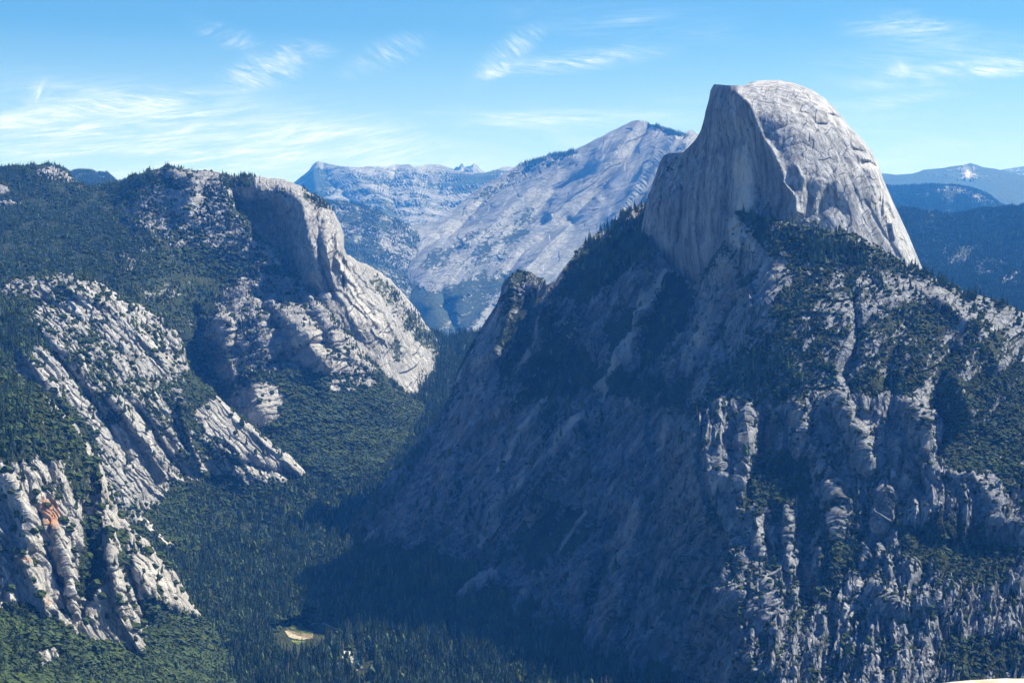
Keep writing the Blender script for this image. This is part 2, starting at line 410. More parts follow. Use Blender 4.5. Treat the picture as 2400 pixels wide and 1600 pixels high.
    vg = vegr + vegn * n_b * (1 - np.abs(2 * vegr - 1)) * 1.5 + 0.30 * n_s * (1 - np.abs(2 * vegr - 1)) + 0.10 * (slopez - 0.5) * (vegr > 0.05)
    vg = np.where(vegr < 0.02, 0, vg)
    vm = sstep(0.42, 0.6, vg)
    bumps = np.abs(fbm(u / 9, v / 9, 2, 99)) * 4.5
    H = H * (1 - 0.45 * vm) + bumps * vm
    P = P + N * (H * edgef)[..., None]
    cover = np.stack([np.clip(vg, 0, 1), np.clip(pal, 0, 1), np.clip(sta, 0, 1), np.clip(sample(paint(*shade_tone), px, py), 0, 1)], -1)
    # the far side of the crest, so the landform is solid and throws its own shadow
    offs = np.array([6, 25, 80, 220, 500, 1000, 1800]) * back; drop = np.array([1, 7, 32, 120, 380, 900, 1700]) * back
    base = P[0]; rows = []
    dirn = base[:, :2] / np.linalg.norm(base[:, :2], axis=1, keepdims=True)
    for o_, d_ in zip(offs, drop):
        r = base.copy(); r[:, :2] += dirn * o_; r[:, 2] -= d_; rows.append(r)
    Vt = np.concatenate([np.stack(rows[::-1]), P], 0)
    cv = np.concatenate([np.repeat(cover[:1], len(rows), 0), cover], 0)
    o = mesh_from(name, Vt.reshape(-1, 3), grid_faces(*Vt.shape[:2]), mat, smooth=not flat, attrs={'cover': cv.reshape(-1, 4)})
    tag(o, label, cat, 'structure')
    SURF[o.name] = dict(P=P, N=N, px=px, py=py, vg=vm)
    for dens, kind in ((forest, 'conifer'), (bush, 'bush')):
        if dens is None: continue
        dm = sample(paint(dens[0], dens[1]), px, py)
        scatter(P, px, py, dm, kind, dens[2], dens[3] if len(dens) > 3 else (0, 0), name, vm)
    print(name, P.shape, round(time.time() - T0, 1)); return o
TREES = []   # arrays: x y z height kind
def scatter(P, px, py, dens, kind, hrange, opts, src, vm):
    du = P[1:, :-1] - P[:-1, :-1]; dv = P[:-1, 1:] - P[:-1, :-1]
    area = np.abs(np.cross(du, dv)[..., 2])                       # horizontal area of each cell
    d = np.clip(dens[:-1, :-1], 0, None)
    patch = sstep(-0.35, 0.15, fbm(px[:-1, :-1] / 40, py[:-1, :-1] / 26, 3, 55)) * 0.85 + 0.15
    lam = d * area * np.where(d > 0.8, np.clip(patch * 1.5, 0.5, 1.35), patch)
    if kind == 'bush': lam = lam * (0.15 + 0.85 * vm[:-1, :-1])
    per = 1 / (75.0 if kind == 'conifer' else 42.0)
    n = rng.poisson(np.clip(lam * per, 0, 6))
    iy, ix = np.nonzero(n); c = n[iy, ix]
    iy = np.repeat(iy, c); ix = np.repeat(ix, c); k = len(iy)
    if not k: return
    a = rng.random(k)[:, None]; b = rng.random(k)[:, None]
    p = P[iy, ix] * (1 - a) * (1 - b) + P[iy, ix + 1] * a * (1 - b) + P[iy + 1, ix] * (1 - a) * b + P[iy + 1, ix + 1] * a * b
    h = (hrange[0] + (hrange[1] - hrange[0]) * rng.random(k) ** 1.6) * (0.7 + 0.5 * patch[iy, ix])
    kk = np.full(k, 0 if kind == 'conifer' else 1)
    TREES.append(np.column_stack([p, h, kk]))

# ------------------------------------------------------------------ valley floor and far ground
FT = [(1740, 3300), (1600, 3750), (1480, 4200), (1290, 5000), (1150, 5600), (1000, 6300), (930, 6700), (830, 7300), (790, 7900)]
depth_floor = [(x, y, d) for y, d in FT for x in (-150, 600, 1300, 2000, 2550)]
M_FOREST_FLOOR = M_FLOOR
clear = [(668, 1455), (700, 1452), (760, 1452), (815, 1478), (800, 1500), (760, 1500), (745, 1540), (690, 1545), (640, 1520), (640, 1480)]
pool_clear = [(795, 1525), (860, 1522), (880, 1560), (860, 1625), (815, 1625), (795, 1570)]
surface('valley_floor', [(-150, 790), (2550, 790)], [(-150, 1740), (2550, 1740)], depth_floor, rock_mat('floor_ground', (0.12, 0.11, 0.09), (0.20, 0.19, 0.16), 1.0, 0.8, 0.1, (0.030, 0.042, 0.016), (0.06, 0.07, 0.025)),
        step=4.0, back=0.5, relief=[('fbm', 300, 0, 1, 14), ('fbm', 60, 0, 1, 4)],
        veg=(0.85, [(0.3, 8, [(655, 1195), (700, 1170), (770, 1150), (775, 1160), (700, 1190), (660, 1215)]), (0.2, 6, [(960, 885), (1000, 880), (990, 905), (950, 910)]), (0.15, 4, [(790, 1525), (830, 1525), (825, 1570), (790, 1575)])]),
        pale=(0, [(0.8, 5, [(655, 1195), (700, 1170), (770, 1150), (775, 1160), (700, 1190), (660, 1215)]), (0.8, 6, [(950, 885), (1000, 880), (990, 915), (950, 920)]), (0.9, 4, [(790, 1525), (835, 1525), (825, 1570), (790, 1575)]),
                  (0.8, 4, [(925, 1050), (960, 1045), (955, 1060), (920, 1065)])]),
        forest=(0.95, [(0.35, 14, [(640, 1200), (700, 1160), (790, 1140), (800, 1160), (720, 1200), (670, 1225)]), (0.6, 20, [(620, 1180), (760, 1130), (820, 1180), (720, 1280), (620, 1330), (560, 1260)]), (0.0, 3, clear), (0.1, 3, pool_clear)], (24, 50)),
        bush=(0.5, [(1.5, 20, [(560, 1200), (660, 1200), (640, 1330), (560, 1330)]), (0.0, 3, clear), (0.0, 3, pool_clear)], (6, 14)),
        label='flat wooded valley floor below the cliffs', cat='valley', crest=0)
far_ground = mesh_from('ground', np.array([[-60000, -4000, -60], [60000, -4000, -60], [60000, 60000, -60], [-60000, 60000, -60]], float), np.array([[0, 1, 2, 3]]), M_FLOOR)
tag(far_ground, 'dark forested ground running out to the horizon', 'ground', 'structure')

# ------------------------------------------------------------------ far ranges
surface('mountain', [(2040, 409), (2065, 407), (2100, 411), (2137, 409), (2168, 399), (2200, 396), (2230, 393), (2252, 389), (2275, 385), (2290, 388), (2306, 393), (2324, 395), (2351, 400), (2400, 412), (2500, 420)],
        [(2040, 540), (2500, 540)], [(2040, 409, 19500), (2275, 385, 19500), (2500, 420, 19000), (2040, 540, 14000), (2500, 540, 14000), (2270, 440, 18000)], M_FAR, step=2.5, ds=2.0, back=3,
        vb=1, relief=[('ridge', 1600, 30, 1.6, 110), ('fbm', 500, 20, 1, 30)], vegcell=200, veg=(0.62, [(0.35, 8, [(2255, 395), (2285, 395), (2290, 440), (2250, 440)]), (0.85, 10, [(2040, 432), (2500, 440), (2500, 540), (2100, 540)])]),
        pale=(0, [(0.7, 5, [(2262, 400), (2275, 400), (2278, 430), (2258, 432)])]), label='hazy blue peak farthest away at the right edge, with a pale gully', cat='mountain', crest=1.5)
surface('mountain', [(2330, 402), (2351, 399), (2382, 394), (2400, 392), (2500, 388)], [(2330, 470), (2500, 470)], [(2330, 402, 25000), (2500, 388, 25000), (2330, 470, 22000), (2500, 470, 22000)], M_FAR, step=3, ds=2.0, back=3,
        vb=1, relief=[('ridge', 1500, 30, 1.6, 90)], veg=(0.5, []), label='faint pale ridge peeping out behind the farthest right peak', cat='mountain', crest=1)
surface('hill', [(2060, 437), (2079, 436), (2132, 436), (2181, 432), (2248, 436), (2293, 447), (2320, 458), (2342, 478), (2360, 485), (2420, 492), (2500, 495)], [(2060, 600), (2500, 600)],
        [(2060, 436, 12500), (2248, 436, 12500), (2360, 485, 12500), (2500, 495, 12500), (2060, 600, 9500), (2500, 600, 9500), (2250, 500, 11000)], M_FAR, step=2.2, ds=1.9, back=2, rnd=(300, 30),
        vb=1, relief=[('ridge', 700, 30, 1.6, 50), ('fbm', 200, 10, 1, 14)], veg=(0.95, [(0.42, 8, [(2190, 432), (2260, 432), (2320, 455), (2345, 490), (2290, 480), (2240, 455), (2185, 452)])]),
        forest=(0.8, [(0.15, 8, [(2190, 432), (2260, 432), (2320, 455), (2345, 490), (2290, 480), (2240, 455), (2185, 452)])], (20, 34)), label='rounded forested hill with a bare pale top, right of the great dome', cat='hill')
surface('hill', [(2060, 480), (2100, 489), (2159, 494), (2248, 505), (2293, 494), (2337, 487), (2400, 485), (2500, 482)], [(2060, 900), (2500, 900)],
        [(2060, 480, 9800), (2248, 505, 9600), (2500, 482, 9600), (2100, 560, 8700), (2400, 560, 8500), (2100, 650, 7600), (2400, 650, 7300), (2150, 760, 6600), (2400, 760, 6300), (2060, 900, 6000), (2500, 900, 5700)], M_FAR, step=2.2, ds=1.45, back=1.5,
        vb=1, relief=[('ridge', 500, 30, 2, 40), ('fbm', 120, 10, 1, 10)],
        veg=(0.8, [(0.5, 10, [(2100, 495), (2250, 505), (2240, 520), (2120, 520)]), (0.52, 10, [(2150, 560), (2300, 590), (2400, 640), (2400, 690), (2250, 640), (2170, 590)]), (0.5, 8, [(2300, 500), (2360, 487), (2340, 510), (2270, 520)])]),
        forest=(1.1, [(0.45, 12, [(2150, 560), (2300, 590), (2400, 640), (2400, 690), (2250, 640), (2170, 590)])], (20, 36)), label='wide blue forested slope behind the brushy shoulder at the right edge', cat='hill')
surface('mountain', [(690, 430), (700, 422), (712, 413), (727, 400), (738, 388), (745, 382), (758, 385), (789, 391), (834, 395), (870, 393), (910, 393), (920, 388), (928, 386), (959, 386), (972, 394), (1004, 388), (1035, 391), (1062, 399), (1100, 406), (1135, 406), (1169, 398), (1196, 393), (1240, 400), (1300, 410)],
        [(690, 600), (1300, 600)], [(690, 430, 15500), (745, 382, 15500), (1000, 388, 15500), (1300, 410, 15500), (720, 440, 14300), (1000, 440, 14000), (1200, 450, 13500), (720, 600, 10800), (1000, 540, 11600), (1300, 600, 10800)], M_FAR, step=2.0, ds=2.1, back=2.5,
        ribs=[(250, 12, [(745, 382), (735, 410), (742, 450)]), (200, 16, [(820, 400), (850, 440), (900, 480)]), (-260, 16, [(760, 400), (790, 450), (850, 500)]), (220, 18, [(980, 395), (960, 440), (1000, 500)]), (-200, 14, [(930, 400), (910, 450), (930, 500)])],
        vb=1, vgrain=(-10, 3), vegcell=190, relief=[('ridge', 900, -25, 2.6, 80), ('ridge', 320, -14, 3.0, 16)],
        veg=(0.42, [(0.6, 12, [(720, 400), (780, 420), (760, 470), (700, 450)]), (0.25, 12, [(770, 405), (830, 415), (830, 440), (780, 430)]), (0.6, 10, [(850, 500), (900, 480), (960, 520), (920, 540)]), (0.6, 10, [(1080, 420), (1200, 400), (1130, 440), (1060, 450)])]),
        label='long pale range on the horizon with a beaked peak at its left end', cat='mountain', crest=1)
surface('mountain', [(1040, 412), (1062, 404), (1070, 391), (1076, 393), (1082, 384), (1088, 393), (1093, 396), (1097, 393), (1104, 391), (1111, 382), (1116, 388), (1120, 391), (1127, 399), (1135, 405), (1170, 415)],
        [(1040, 470), (1170, 470)], [(1040, 412, 18000), (1111, 382, 17800), (1170, 415, 18300), (1040, 470, 17000), (1170, 470, 17000)], M_FAR, step=1.5, ds=2.1, back=1.5,
        ribs=[(260, 8, [(1111, 382), (1106, 398), (1096, 420)]), (200, 6, [(1082, 384), (1078, 410)])], relief=[('ridge', 250, 70, 2, 90)], veg=(0.15, []),
        label='twin jagged spires poking up behind the horizon range', cat='mountain', crest=0.8)
surface('hill', [(700, 485), (745, 474), (790, 473), (834, 479), (879, 492), (914, 510), (959, 528), (1000, 560), (1030, 600)], [(700, 860), (1030, 860)],
        [(700, 485, 10300), (834, 479, 10300), (959, 528, 10100), (1030, 600, 10100), (780, 560, 9600), (900, 600, 9500), (830, 640, 8900), (900, 700, 8700), (750, 860, 8300), (1030, 860, 8300)], M_FAR, step=2.0, ds=1.8, back=1.5, rnd=(250, 30),
        vb=0.6, vgrain=(-15, 2.5), vegcell=50, relief=[('ridge', 600, -30, 2, 50), ('facet', 130, 0, 2, 16), ('facet', 50, -10, 2, 6)], veg=(0.47, [(0.6, 14, [(780, 560), (860, 570), (900, 600), (850, 620), (790, 600)])]),
        forest=(0.25, [], (16, 28)), label='speckled round hill between the left dome and the long pale slope', cat='hill')
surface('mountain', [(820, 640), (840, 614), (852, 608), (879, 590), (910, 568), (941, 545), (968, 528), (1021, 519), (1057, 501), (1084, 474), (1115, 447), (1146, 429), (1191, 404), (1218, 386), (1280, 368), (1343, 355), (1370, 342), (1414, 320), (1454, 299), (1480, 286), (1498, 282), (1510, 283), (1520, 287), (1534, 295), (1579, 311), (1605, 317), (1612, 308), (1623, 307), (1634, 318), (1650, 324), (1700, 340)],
        [(820, 1000), (1100, 1000), (1700, 900)],
        [(820, 640, 9300), (852, 608, 9500), (968, 528, 9900), (1057, 501, 10100), (1146, 429, 10500), (1280, 367, 10700), (1500, 282, 10700), (1700, 340, 10400), (1300, 450, 10000), (1450, 400, 9900), (1600, 450, 9700), (1150, 550, 9400), (1300, 560, 9200), (1450, 560, 9050),
         (1000, 620, 9000), (1150, 650, 8700), (900, 680, 8900), (960, 720, 8450), (1100, 740, 8200), (1250, 640, 8600), (1050, 800, 7800), (1150, 850, 7700), (900, 850, 8200), (1100, 1000, 7300), (820, 1000, 7700), (1700, 900, 7600), (1700, 600, 8900)], M_FAR, step=1.8, ds=1.9, back=1.5,
        ribs=[(170, 12, [(1498, 284), (1440, 360), (1370, 430), (1290, 500)]), (-190, 11, [(1520, 300), (1475, 370), (1420, 430), (1340, 520)]), (200, 12, [(1579, 320), (1530, 390), (1500, 440), (1440, 520), (1400, 600)]),
              (-130, 10, [(1380, 400), (1300, 450), (1240, 520), (1180, 570)]), (120, 12, [(1343, 370), (1250, 440), (1160, 520), (1090, 570)]), (-150, 14, [(1240, 400), (1150, 460), (1090, 520), (1050, 560)]),
              (150, 10, [(1610, 330), (1560, 420), (1525, 470)]), (-170, 9, [(1560, 370), (1520, 440), (1470, 520), (1370, 640)]), (110, 10, [(1400, 470), (1300, 560), (1220, 640)]), (-110, 9, [(1330, 520), (1230, 590), (1180, 650)]),
              (90, 14, [(1060, 560), (980, 600), (900, 640)]), (-120, 14, [(1030, 560), (940, 620), (880, 660)]), (100, 12, [(1180, 640), (1080, 690), (1000, 720)]), (-140, 16, [(1040, 700), (1060, 760), (1090, 830)]), (90, 10, [(1130, 740), (1090, 790), (1060, 830)])],
        vgrain=(38, 3.5), vegcell=60, relief=[('ridge', 700, 42, 3.2, 50), ('ridge', 220, 38, 4, 15), ('saw', 130, 36, 3.5, 7), ('saw', 50, 30, 4, 3), ('facet', 45, 32, 3, 4)],
        veg=(0.12, [(0.46, 14, [(1190, 400), (1343, 355), (1400, 330), (1340, 380), (1250, 420), (1150, 480), (1080, 520), (1060, 505)]),
                    (0.46, 14, [(1060, 560), (1250, 470), (1280, 520), (1180, 620), (1000, 640), (960, 620)]), (0.55, 12, [(1520, 296), (1650, 324), (1650, 345), (1580, 335), (1530, 310)]),
                    (0.62, 12, [(940, 670), (1060, 650), (1240, 620), (1180, 700), (1120, 760), (1060, 830), (1000, 800), (960, 740)]), (0.3, 8, [(960, 655), (1100, 640), (1120, 655), (1000, 690)]), (0.5, 8, [(1500, 470), (1560, 450), (1540, 490)]), (0.75, 12, [(1000, 790), (1130, 790), (1130, 900), (1000, 900)])]),
        pale=(0.12, [(0.3, 14, [(1400, 380), (1560, 330), (1500, 470), (1380, 500), (1290, 490)])]),
        forest=(0.0, [(0.3, 5, [(1196, 395), (1280, 366), (1343, 353), (1345, 364), (1280, 384), (1200, 415)]), (0.6, 4, [(1534, 295), (1605, 317), (1605, 326), (1534, 306)]), (0.5, 10, [(1000, 790), (1130, 790), (1130, 900), (1000, 900)])], (28, 50)),
        label='long pale granite ridge sweeping up to a peak left of the great dome', cat='mountain')

# ------------------------------------------------------------------ left massif
surface('mountain', [(120, 412), (169, 404), (180, 402), (207, 400), (225, 403), (251, 404), (262, 413), (272, 424), (290, 420), (310, 416), (360, 420)], [(120, 480), (360, 480)],
        [(120, 412, 11500), (207, 400, 11500), (272, 424, 11400), (360, 416, 13000), (120, 480, 10500), (360, 480, 10800)], M_FAR, step=2.5, ds=1.3, back=1.5, rnd=(200, 12),
        relief=[('ridge', 400, 30, 1.6, 60)], veg=(0.75, [(0.4, 5, [(225, 405), (255, 408), (270, 425), (240, 420)])]), forest=(0.6, [], (18, 28)), label='small far blue hill in the dip of the left skyline', cat='mountain')
# dome with the shaded concave cliff
surface('granite_dome', [(490, 420), (537, 411), (596, 414), (654, 417), (675, 424), (706, 438), (733, 455), (761, 476), (782, 500), (797, 528), (804, 552), (807, 580), (812, 592), (838, 612), (865, 622), (914, 653), (932, 675), (957, 702), (986, 737), (999, 760), (1035, 804), (1060, 840)],
        [(490, 720), (640, 760), (760, 900), (900, 980), (1060, 980)],
        [(490, 420, 6950), (654, 417, 6900), (733, 455, 6750), (782, 500, 6700), (560, 440, 6740), (600, 440, 6660), (650, 445, 6580), (695, 460, 6480), (560, 480, 6850), (600, 490, 6800), (640, 490, 6750), (680, 500, 6620), (600, 540, 6760), (650, 570, 6640), (700, 560, 6430), (735, 580, 6250), (640, 640, 6640), (690, 640, 6440), (720, 660, 6300), (750, 650, 6240), (700, 720, 6420),
         (780, 560, 6330), (805, 575, 6400), (800, 650, 6330), (850, 650, 6700), (840, 720, 6430), (780, 740, 6250), (850, 800, 6450), (900, 760, 6700), (932, 827, 6850), (914, 653, 7400), (960, 740, 7350), (1000, 770, 7600), (1060, 840, 7600), (490, 720, 6650), (900, 980, 6400), (760, 900, 6250), (1060, 980, 7000)],
        M_LEFT, step=1.8, back=0.8, rnd=(180, 26),
        ribs=[(55, 12, [(708, 478), (722, 540), (735, 600), (748, 680), (790, 770), (850, 830)]), (-60, 26, [(640, 500), (655, 540), (690, 620), (720, 700)]), (30, 7, [(760, 520), (768, 600), (785, 680), (840, 770)]), (-35, 6, [(745, 540), (752, 620), (775, 700)]),
              (50, 6, [(790, 560), (798, 620), (830, 690), (880, 760)]), (-40, 5, [(800, 600), (830, 660), (880, 720)]), (-90, 12, [(870, 640), (900, 700), (940, 770)])],
        relief=[('ridge', 200, 96, 6, 18, (0.2, [(1, 12, [(560, 470), (690, 450), (760, 500), (810, 600), (800, 750), (640, 640)])])), ('saw', 60, -52, 5, 13, (0.15, [(1, 14, [(790, 600), (870, 640), (960, 830), (800, 820), (740, 700)])])),
                ('facet', 60, 70, 2.2, 12), ('facet', 26, 60, 2.0, 6), ('saw', 26, 92, 5, 4), ('ridge', 70, 96, 5, 12), ('fbm', 200, 0, 1, 18)],
        veg=(0.06, [(0.5, 8, [(500, 412), (600, 410), (596, 440), (540, 470), (490, 470)]), (0.52, 6, [(705, 440), (770, 480), (775, 500), (740, 495), (705, 465)]), (0.62, 10, [(850, 625), (915, 655), (930, 700), (960, 760), (900, 700), (870, 680)]),
                    (0.62, 10, [(905, 770), (945, 790), (950, 850), (915, 850)]), (0.5, 12, [(900, 655), (1040, 800), (1060, 840), (1000, 830), (930, 760)]), (0.4, 6, [(640, 440), (680, 445), (690, 470), (640, 470)]), (0.5, 6, [(560, 470), (580, 470), (600, 560), (580, 560)])]),
        pale=(0.05, [(0.55, 12, [(760, 490), (805, 560), (830, 640), (930, 800), (880, 830), (800, 700), (760, 600)]), (0.4, 8, [(560, 420), (690, 425), (700, 445), (570, 445)]), (0.0, 8, [(600, 470), (690, 470), (720, 640), (640, 640), (590, 540)])]),
        forest=(0.0, [(0.5, 6, [(500, 408), (600, 408), (590, 445), (490, 480)]), (0.5, 5, [(705, 440), (770, 480), (775, 500), (740, 495)]), (0.5, 8, [(880, 640), (960, 720), (1040, 820), (960, 790), (900, 700)])], (12, 22)),
        label='grey granite dome with a hollow shaded cliff, left of the canyon', cat='granite dome')
# the forested plateau in front of it, down to the cliffs and the wooded toe
surface('mountain', [(-150, 404), (0, 398), (40, 394), (69, 391), (103, 386), (138, 394), (155, 403), (172, 423), (190, 434), (207, 441), (225, 440), (240, 436), (275, 427), (310, 416), (344, 403), (389, 392), (424, 396), (450, 399), (482, 402), (512, 406), (530, 420), (541, 452), (551, 493), (585, 520), (592, 548), (616, 566), (654, 586), (661, 624), (675, 634), (709, 658), (751, 689), (778, 730), (792, 758), (820, 787), (847, 827), (887, 862), (914, 889), (950, 920), (977, 943), (1005, 958), (1040, 985)],
        [(-150, 1100), (300, 1180), (560, 1260), (700, 1260), (860, 1180), (1040, 1110)],
        [(-150, 404, 7500), (0, 398, 7500), (103, 386, 7500), (190, 434, 7350), (240, 440, 7250), (344, 403, 7000), (424, 396, 6900), (500, 404, 6750), (541, 452, 6550), (0, 470, 7000), (200, 480, 6900), (350, 470, 6700), (500, 480, 6500), (0, 560, 6300), (200, 560, 6350), (400, 560, 6300), (550, 560, 6400), (0, 660, 5600), (200, 640, 5800), (350, 690, 5650), (480, 660, 6230), (585, 620, 6380), (655, 640, 6330), (620, 700, 6180), (700, 700, 6230), (450, 740, 5930), (560, 760, 5980), (640, 780, 5940), (720, 740, 6030), (780, 770, 6160), (470, 850, 5980), (480, 920, 5980), (560, 850, 5850), (640, 850, 5800), (740, 850, 5860), (820, 820, 6160), (560, 940, 5700), (620, 980, 5600), (700, 900, 5800), (800, 900, 5930), (880, 880, 6230), (900, 960, 6050), (1000, 965, 6600), (700, 1000, 5660), (850, 1050, 5760), (620, 1080, 5500), (750, 1130, 5480), (700, 1260, 5350), (560, 1260, 5350), (860, 1180, 5520), (1040, 1110, 5900), (960, 1040, 6150), (300, 1180, 5500), (-150, 1100, 5000), (300, 900, 5300), (0, 850, 5100)],
        M_LEFT, step=1.7, back=1.0, rnd=(60, 14),
        ribs=[(-150, 17, [(455, 730), (470, 800), (480, 880), (492, 925)]), (90, 14, [(520, 760), (530, 830), (560, 900)]), (70, 12, [(640, 720), (700, 780), (760, 850)]), (-70, 10, [(600, 700), (650, 760), (690, 830)]), (60, 10, [(720, 690), (760, 760), (800, 830), (880, 880)]),
              (60, 40, [(600, 900), (605, 960)]), (-50, 10, [(560, 880), (580, 960)]), (60, 30, [(60, 400), (110, 420), (190, 440)]), (-60, 14, [(690, 700), (730, 770), (760, 820)]), (-90, 8, [(640, 845), (700, 850), (740, 880)]), (80, 20, [(400, 400), (460, 440), (440, 500)])],
        relief=[('ridge', 500, 20, 1.6, 40), ('fbm', 160, 0, 1, 18), ('facet', 150, 20, 2.0, 24, (0.1, [(1, 14, [(500, 680), (620, 630), (720, 660), (800, 760), (890, 870), (820, 890), (640, 870), (540, 910), (480, 800)])])),
                ('saw', 60, 12, 3, 14, (0.35, [(1, 14, [(500, 680), (620, 630), (720, 660), (800, 760), (890, 870), (820, 890), (640, 870), (540, 910), (480, 800)])])), ('saw', 24, 14, 3, 5), ('facet', 40, 30, 1.6, 9, (0.2, [(1, 14, [(500, 680), (620, 630), (720, 660), (800, 760), (890, 870), (820, 890), (640, 870), (540, 910), (480, 800)])])), ('facet', 18, 5, 1.8, 4)],
        veg=(0.70, [(0.40, 26, [(310, 470), (400, 430), (500, 430), (540, 440), (600, 560), (660, 630), (590, 630), (500, 590), (400, 580), (300, 560)]), (0.45, 14, [(260, 600), (330, 590), (360, 640), (300, 650)]), (0.3, 6, [(345, 402), (430, 396), (510, 405), (520, 420), (480, 440), (430, 430), (370, 415)]), (0.2, 6, [(470, 425), (520, 415), (505, 440), (480, 445)]),
                    (0.32, 6, [(75, 412), (125, 390), (150, 403), (200, 438), (190, 448), (150, 430), (100, 428)]), (0.1, 5, [(-20, 440), (10, 440), (32, 455), (10, 462), (-20, 462)]), (0.3, 4, [(-20, 480), (50, 482), (60, 490), (-20, 492)]),
                    (0.3, 10, [(592, 560), (654, 588), (662, 640), (620, 610)]), (0.48, 10, [(320, 680), (420, 660), (420, 710), (340, 720)]), (0.33, 12, [(520, 680), (590, 630), (690, 650), (760, 700), (800, 770), (890, 865), (830, 890), (760, 860), (640, 880), (540, 900), (490, 860), (500, 760)]),
                    (0.12, 8, [(600, 800), (700, 770), (800, 800), (870, 870), (780, 880), (640, 860)]), (0.12, 8, [(640, 690), (700, 680), (750, 730), (760, 800), (700, 790), (640, 740)]), (0.3, 10, [(500, 770), (560, 760), (590, 860), (520, 890)]), (0.95, 8, [(640, 880), (740, 870), (830, 905), (1010, 960), (860, 1180), (560, 1260), (500, 1100), (620, 1000), (660, 930)]),
                    (0.15, 6, [(550, 920), (620, 900), (668, 920), (655, 980), (620, 1005), (580, 985), (550, 950)]), (0.3, 6, [(700, 900), (760, 885), (880, 900), (850, 925), (760, 925)]), (0.6, 10, [(850, 930), (950, 940), (960, 990), (880, 980)]), (0.6, 6, [(440, 740), (500, 740), (510, 930), (460, 900)])]),
        pale=(0.1, [(0.45, 8, [(600, 800), (700, 770), (800, 800), (870, 870), (780, 880), (640, 860)]), (0.3, 8, [(345, 402), (430, 396), (510, 405), (520, 440), (430, 430)]), (0.5, 8, [(580, 910), (620, 900), (660, 930), (640, 980), (600, 960)])]),
        stain=(0, [(0.4, 8, [(600, 640), (640, 635), (640, 650), (600, 655)]), (0.3, 8, [(370, 665), (400, 660), (395, 680), (365, 680)])]),
        forest=(0.62, [(0.16, 26, [(310, 470), (400, 430), (500, 430), (540, 440), (600, 560), (660, 630), (590, 630), (500, 590), (400, 580), (300, 560)]), (0.05, 8, [(345, 402), (430, 396), (510, 405), (520, 420), (480, 440), (430, 430), (370, 415)]), (0.0, 5, [(470, 425), (520, 415), (505, 440), (480, 445)]),
                      (0.03, 6, [(70, 412), (125, 392), (150, 403), (200, 438), (190, 448), (150, 430), (100, 428)]), (0.0, 5, [(-20, 440), (10, 440), (32, 455), (10, 462), (-20, 462)]), (0.0, 4, [(-20, 480), (50, 482), (60, 490), (-20, 492)]),
                      (0.35, 10, [(430, 590), (560, 580), (640, 620), (560, 640), (450, 620)]), (0.2, 12, [(520, 660), (590, 630), (690, 650), (760, 700), (800, 770), (890, 865), (830, 890), (640, 880), (540, 900), (490, 860), (500, 720)]),
                      (0.05, 10, [(600, 780), (700, 740), (800, 800), (870, 870), (780, 880), (640, 860)]), (0.35, 10, [(640, 880), (740, 870), (830, 905), (1010, 960), (900, 1080), (760, 1080), (660, 1000)]), (1.0, 12, [(560, 1060), (760, 1080), (900, 1060), (980, 960), (1040, 980), (860, 1180), (560, 1260)]), (0.0, 6, [(550, 920), (620, 900), (668, 920), (655, 980), (620, 1005), (580, 985), (550, 950)])], (12, 25)),
        bush=(0.12, [(1.3, 12, [(430, 590), (560, 570), (600, 600), (560, 640), (450, 630)]), (1.6, 10, [(640, 880), (740, 870), (830, 905), (1010, 960), (900, 1100), (760, 1120), (600, 1040), (660, 950)])], (5, 11)),
        vgrain=(-10, 2.0), vegcell=34, label='broad dark forested slope on the left, above pale cliffs', cat='mountain')
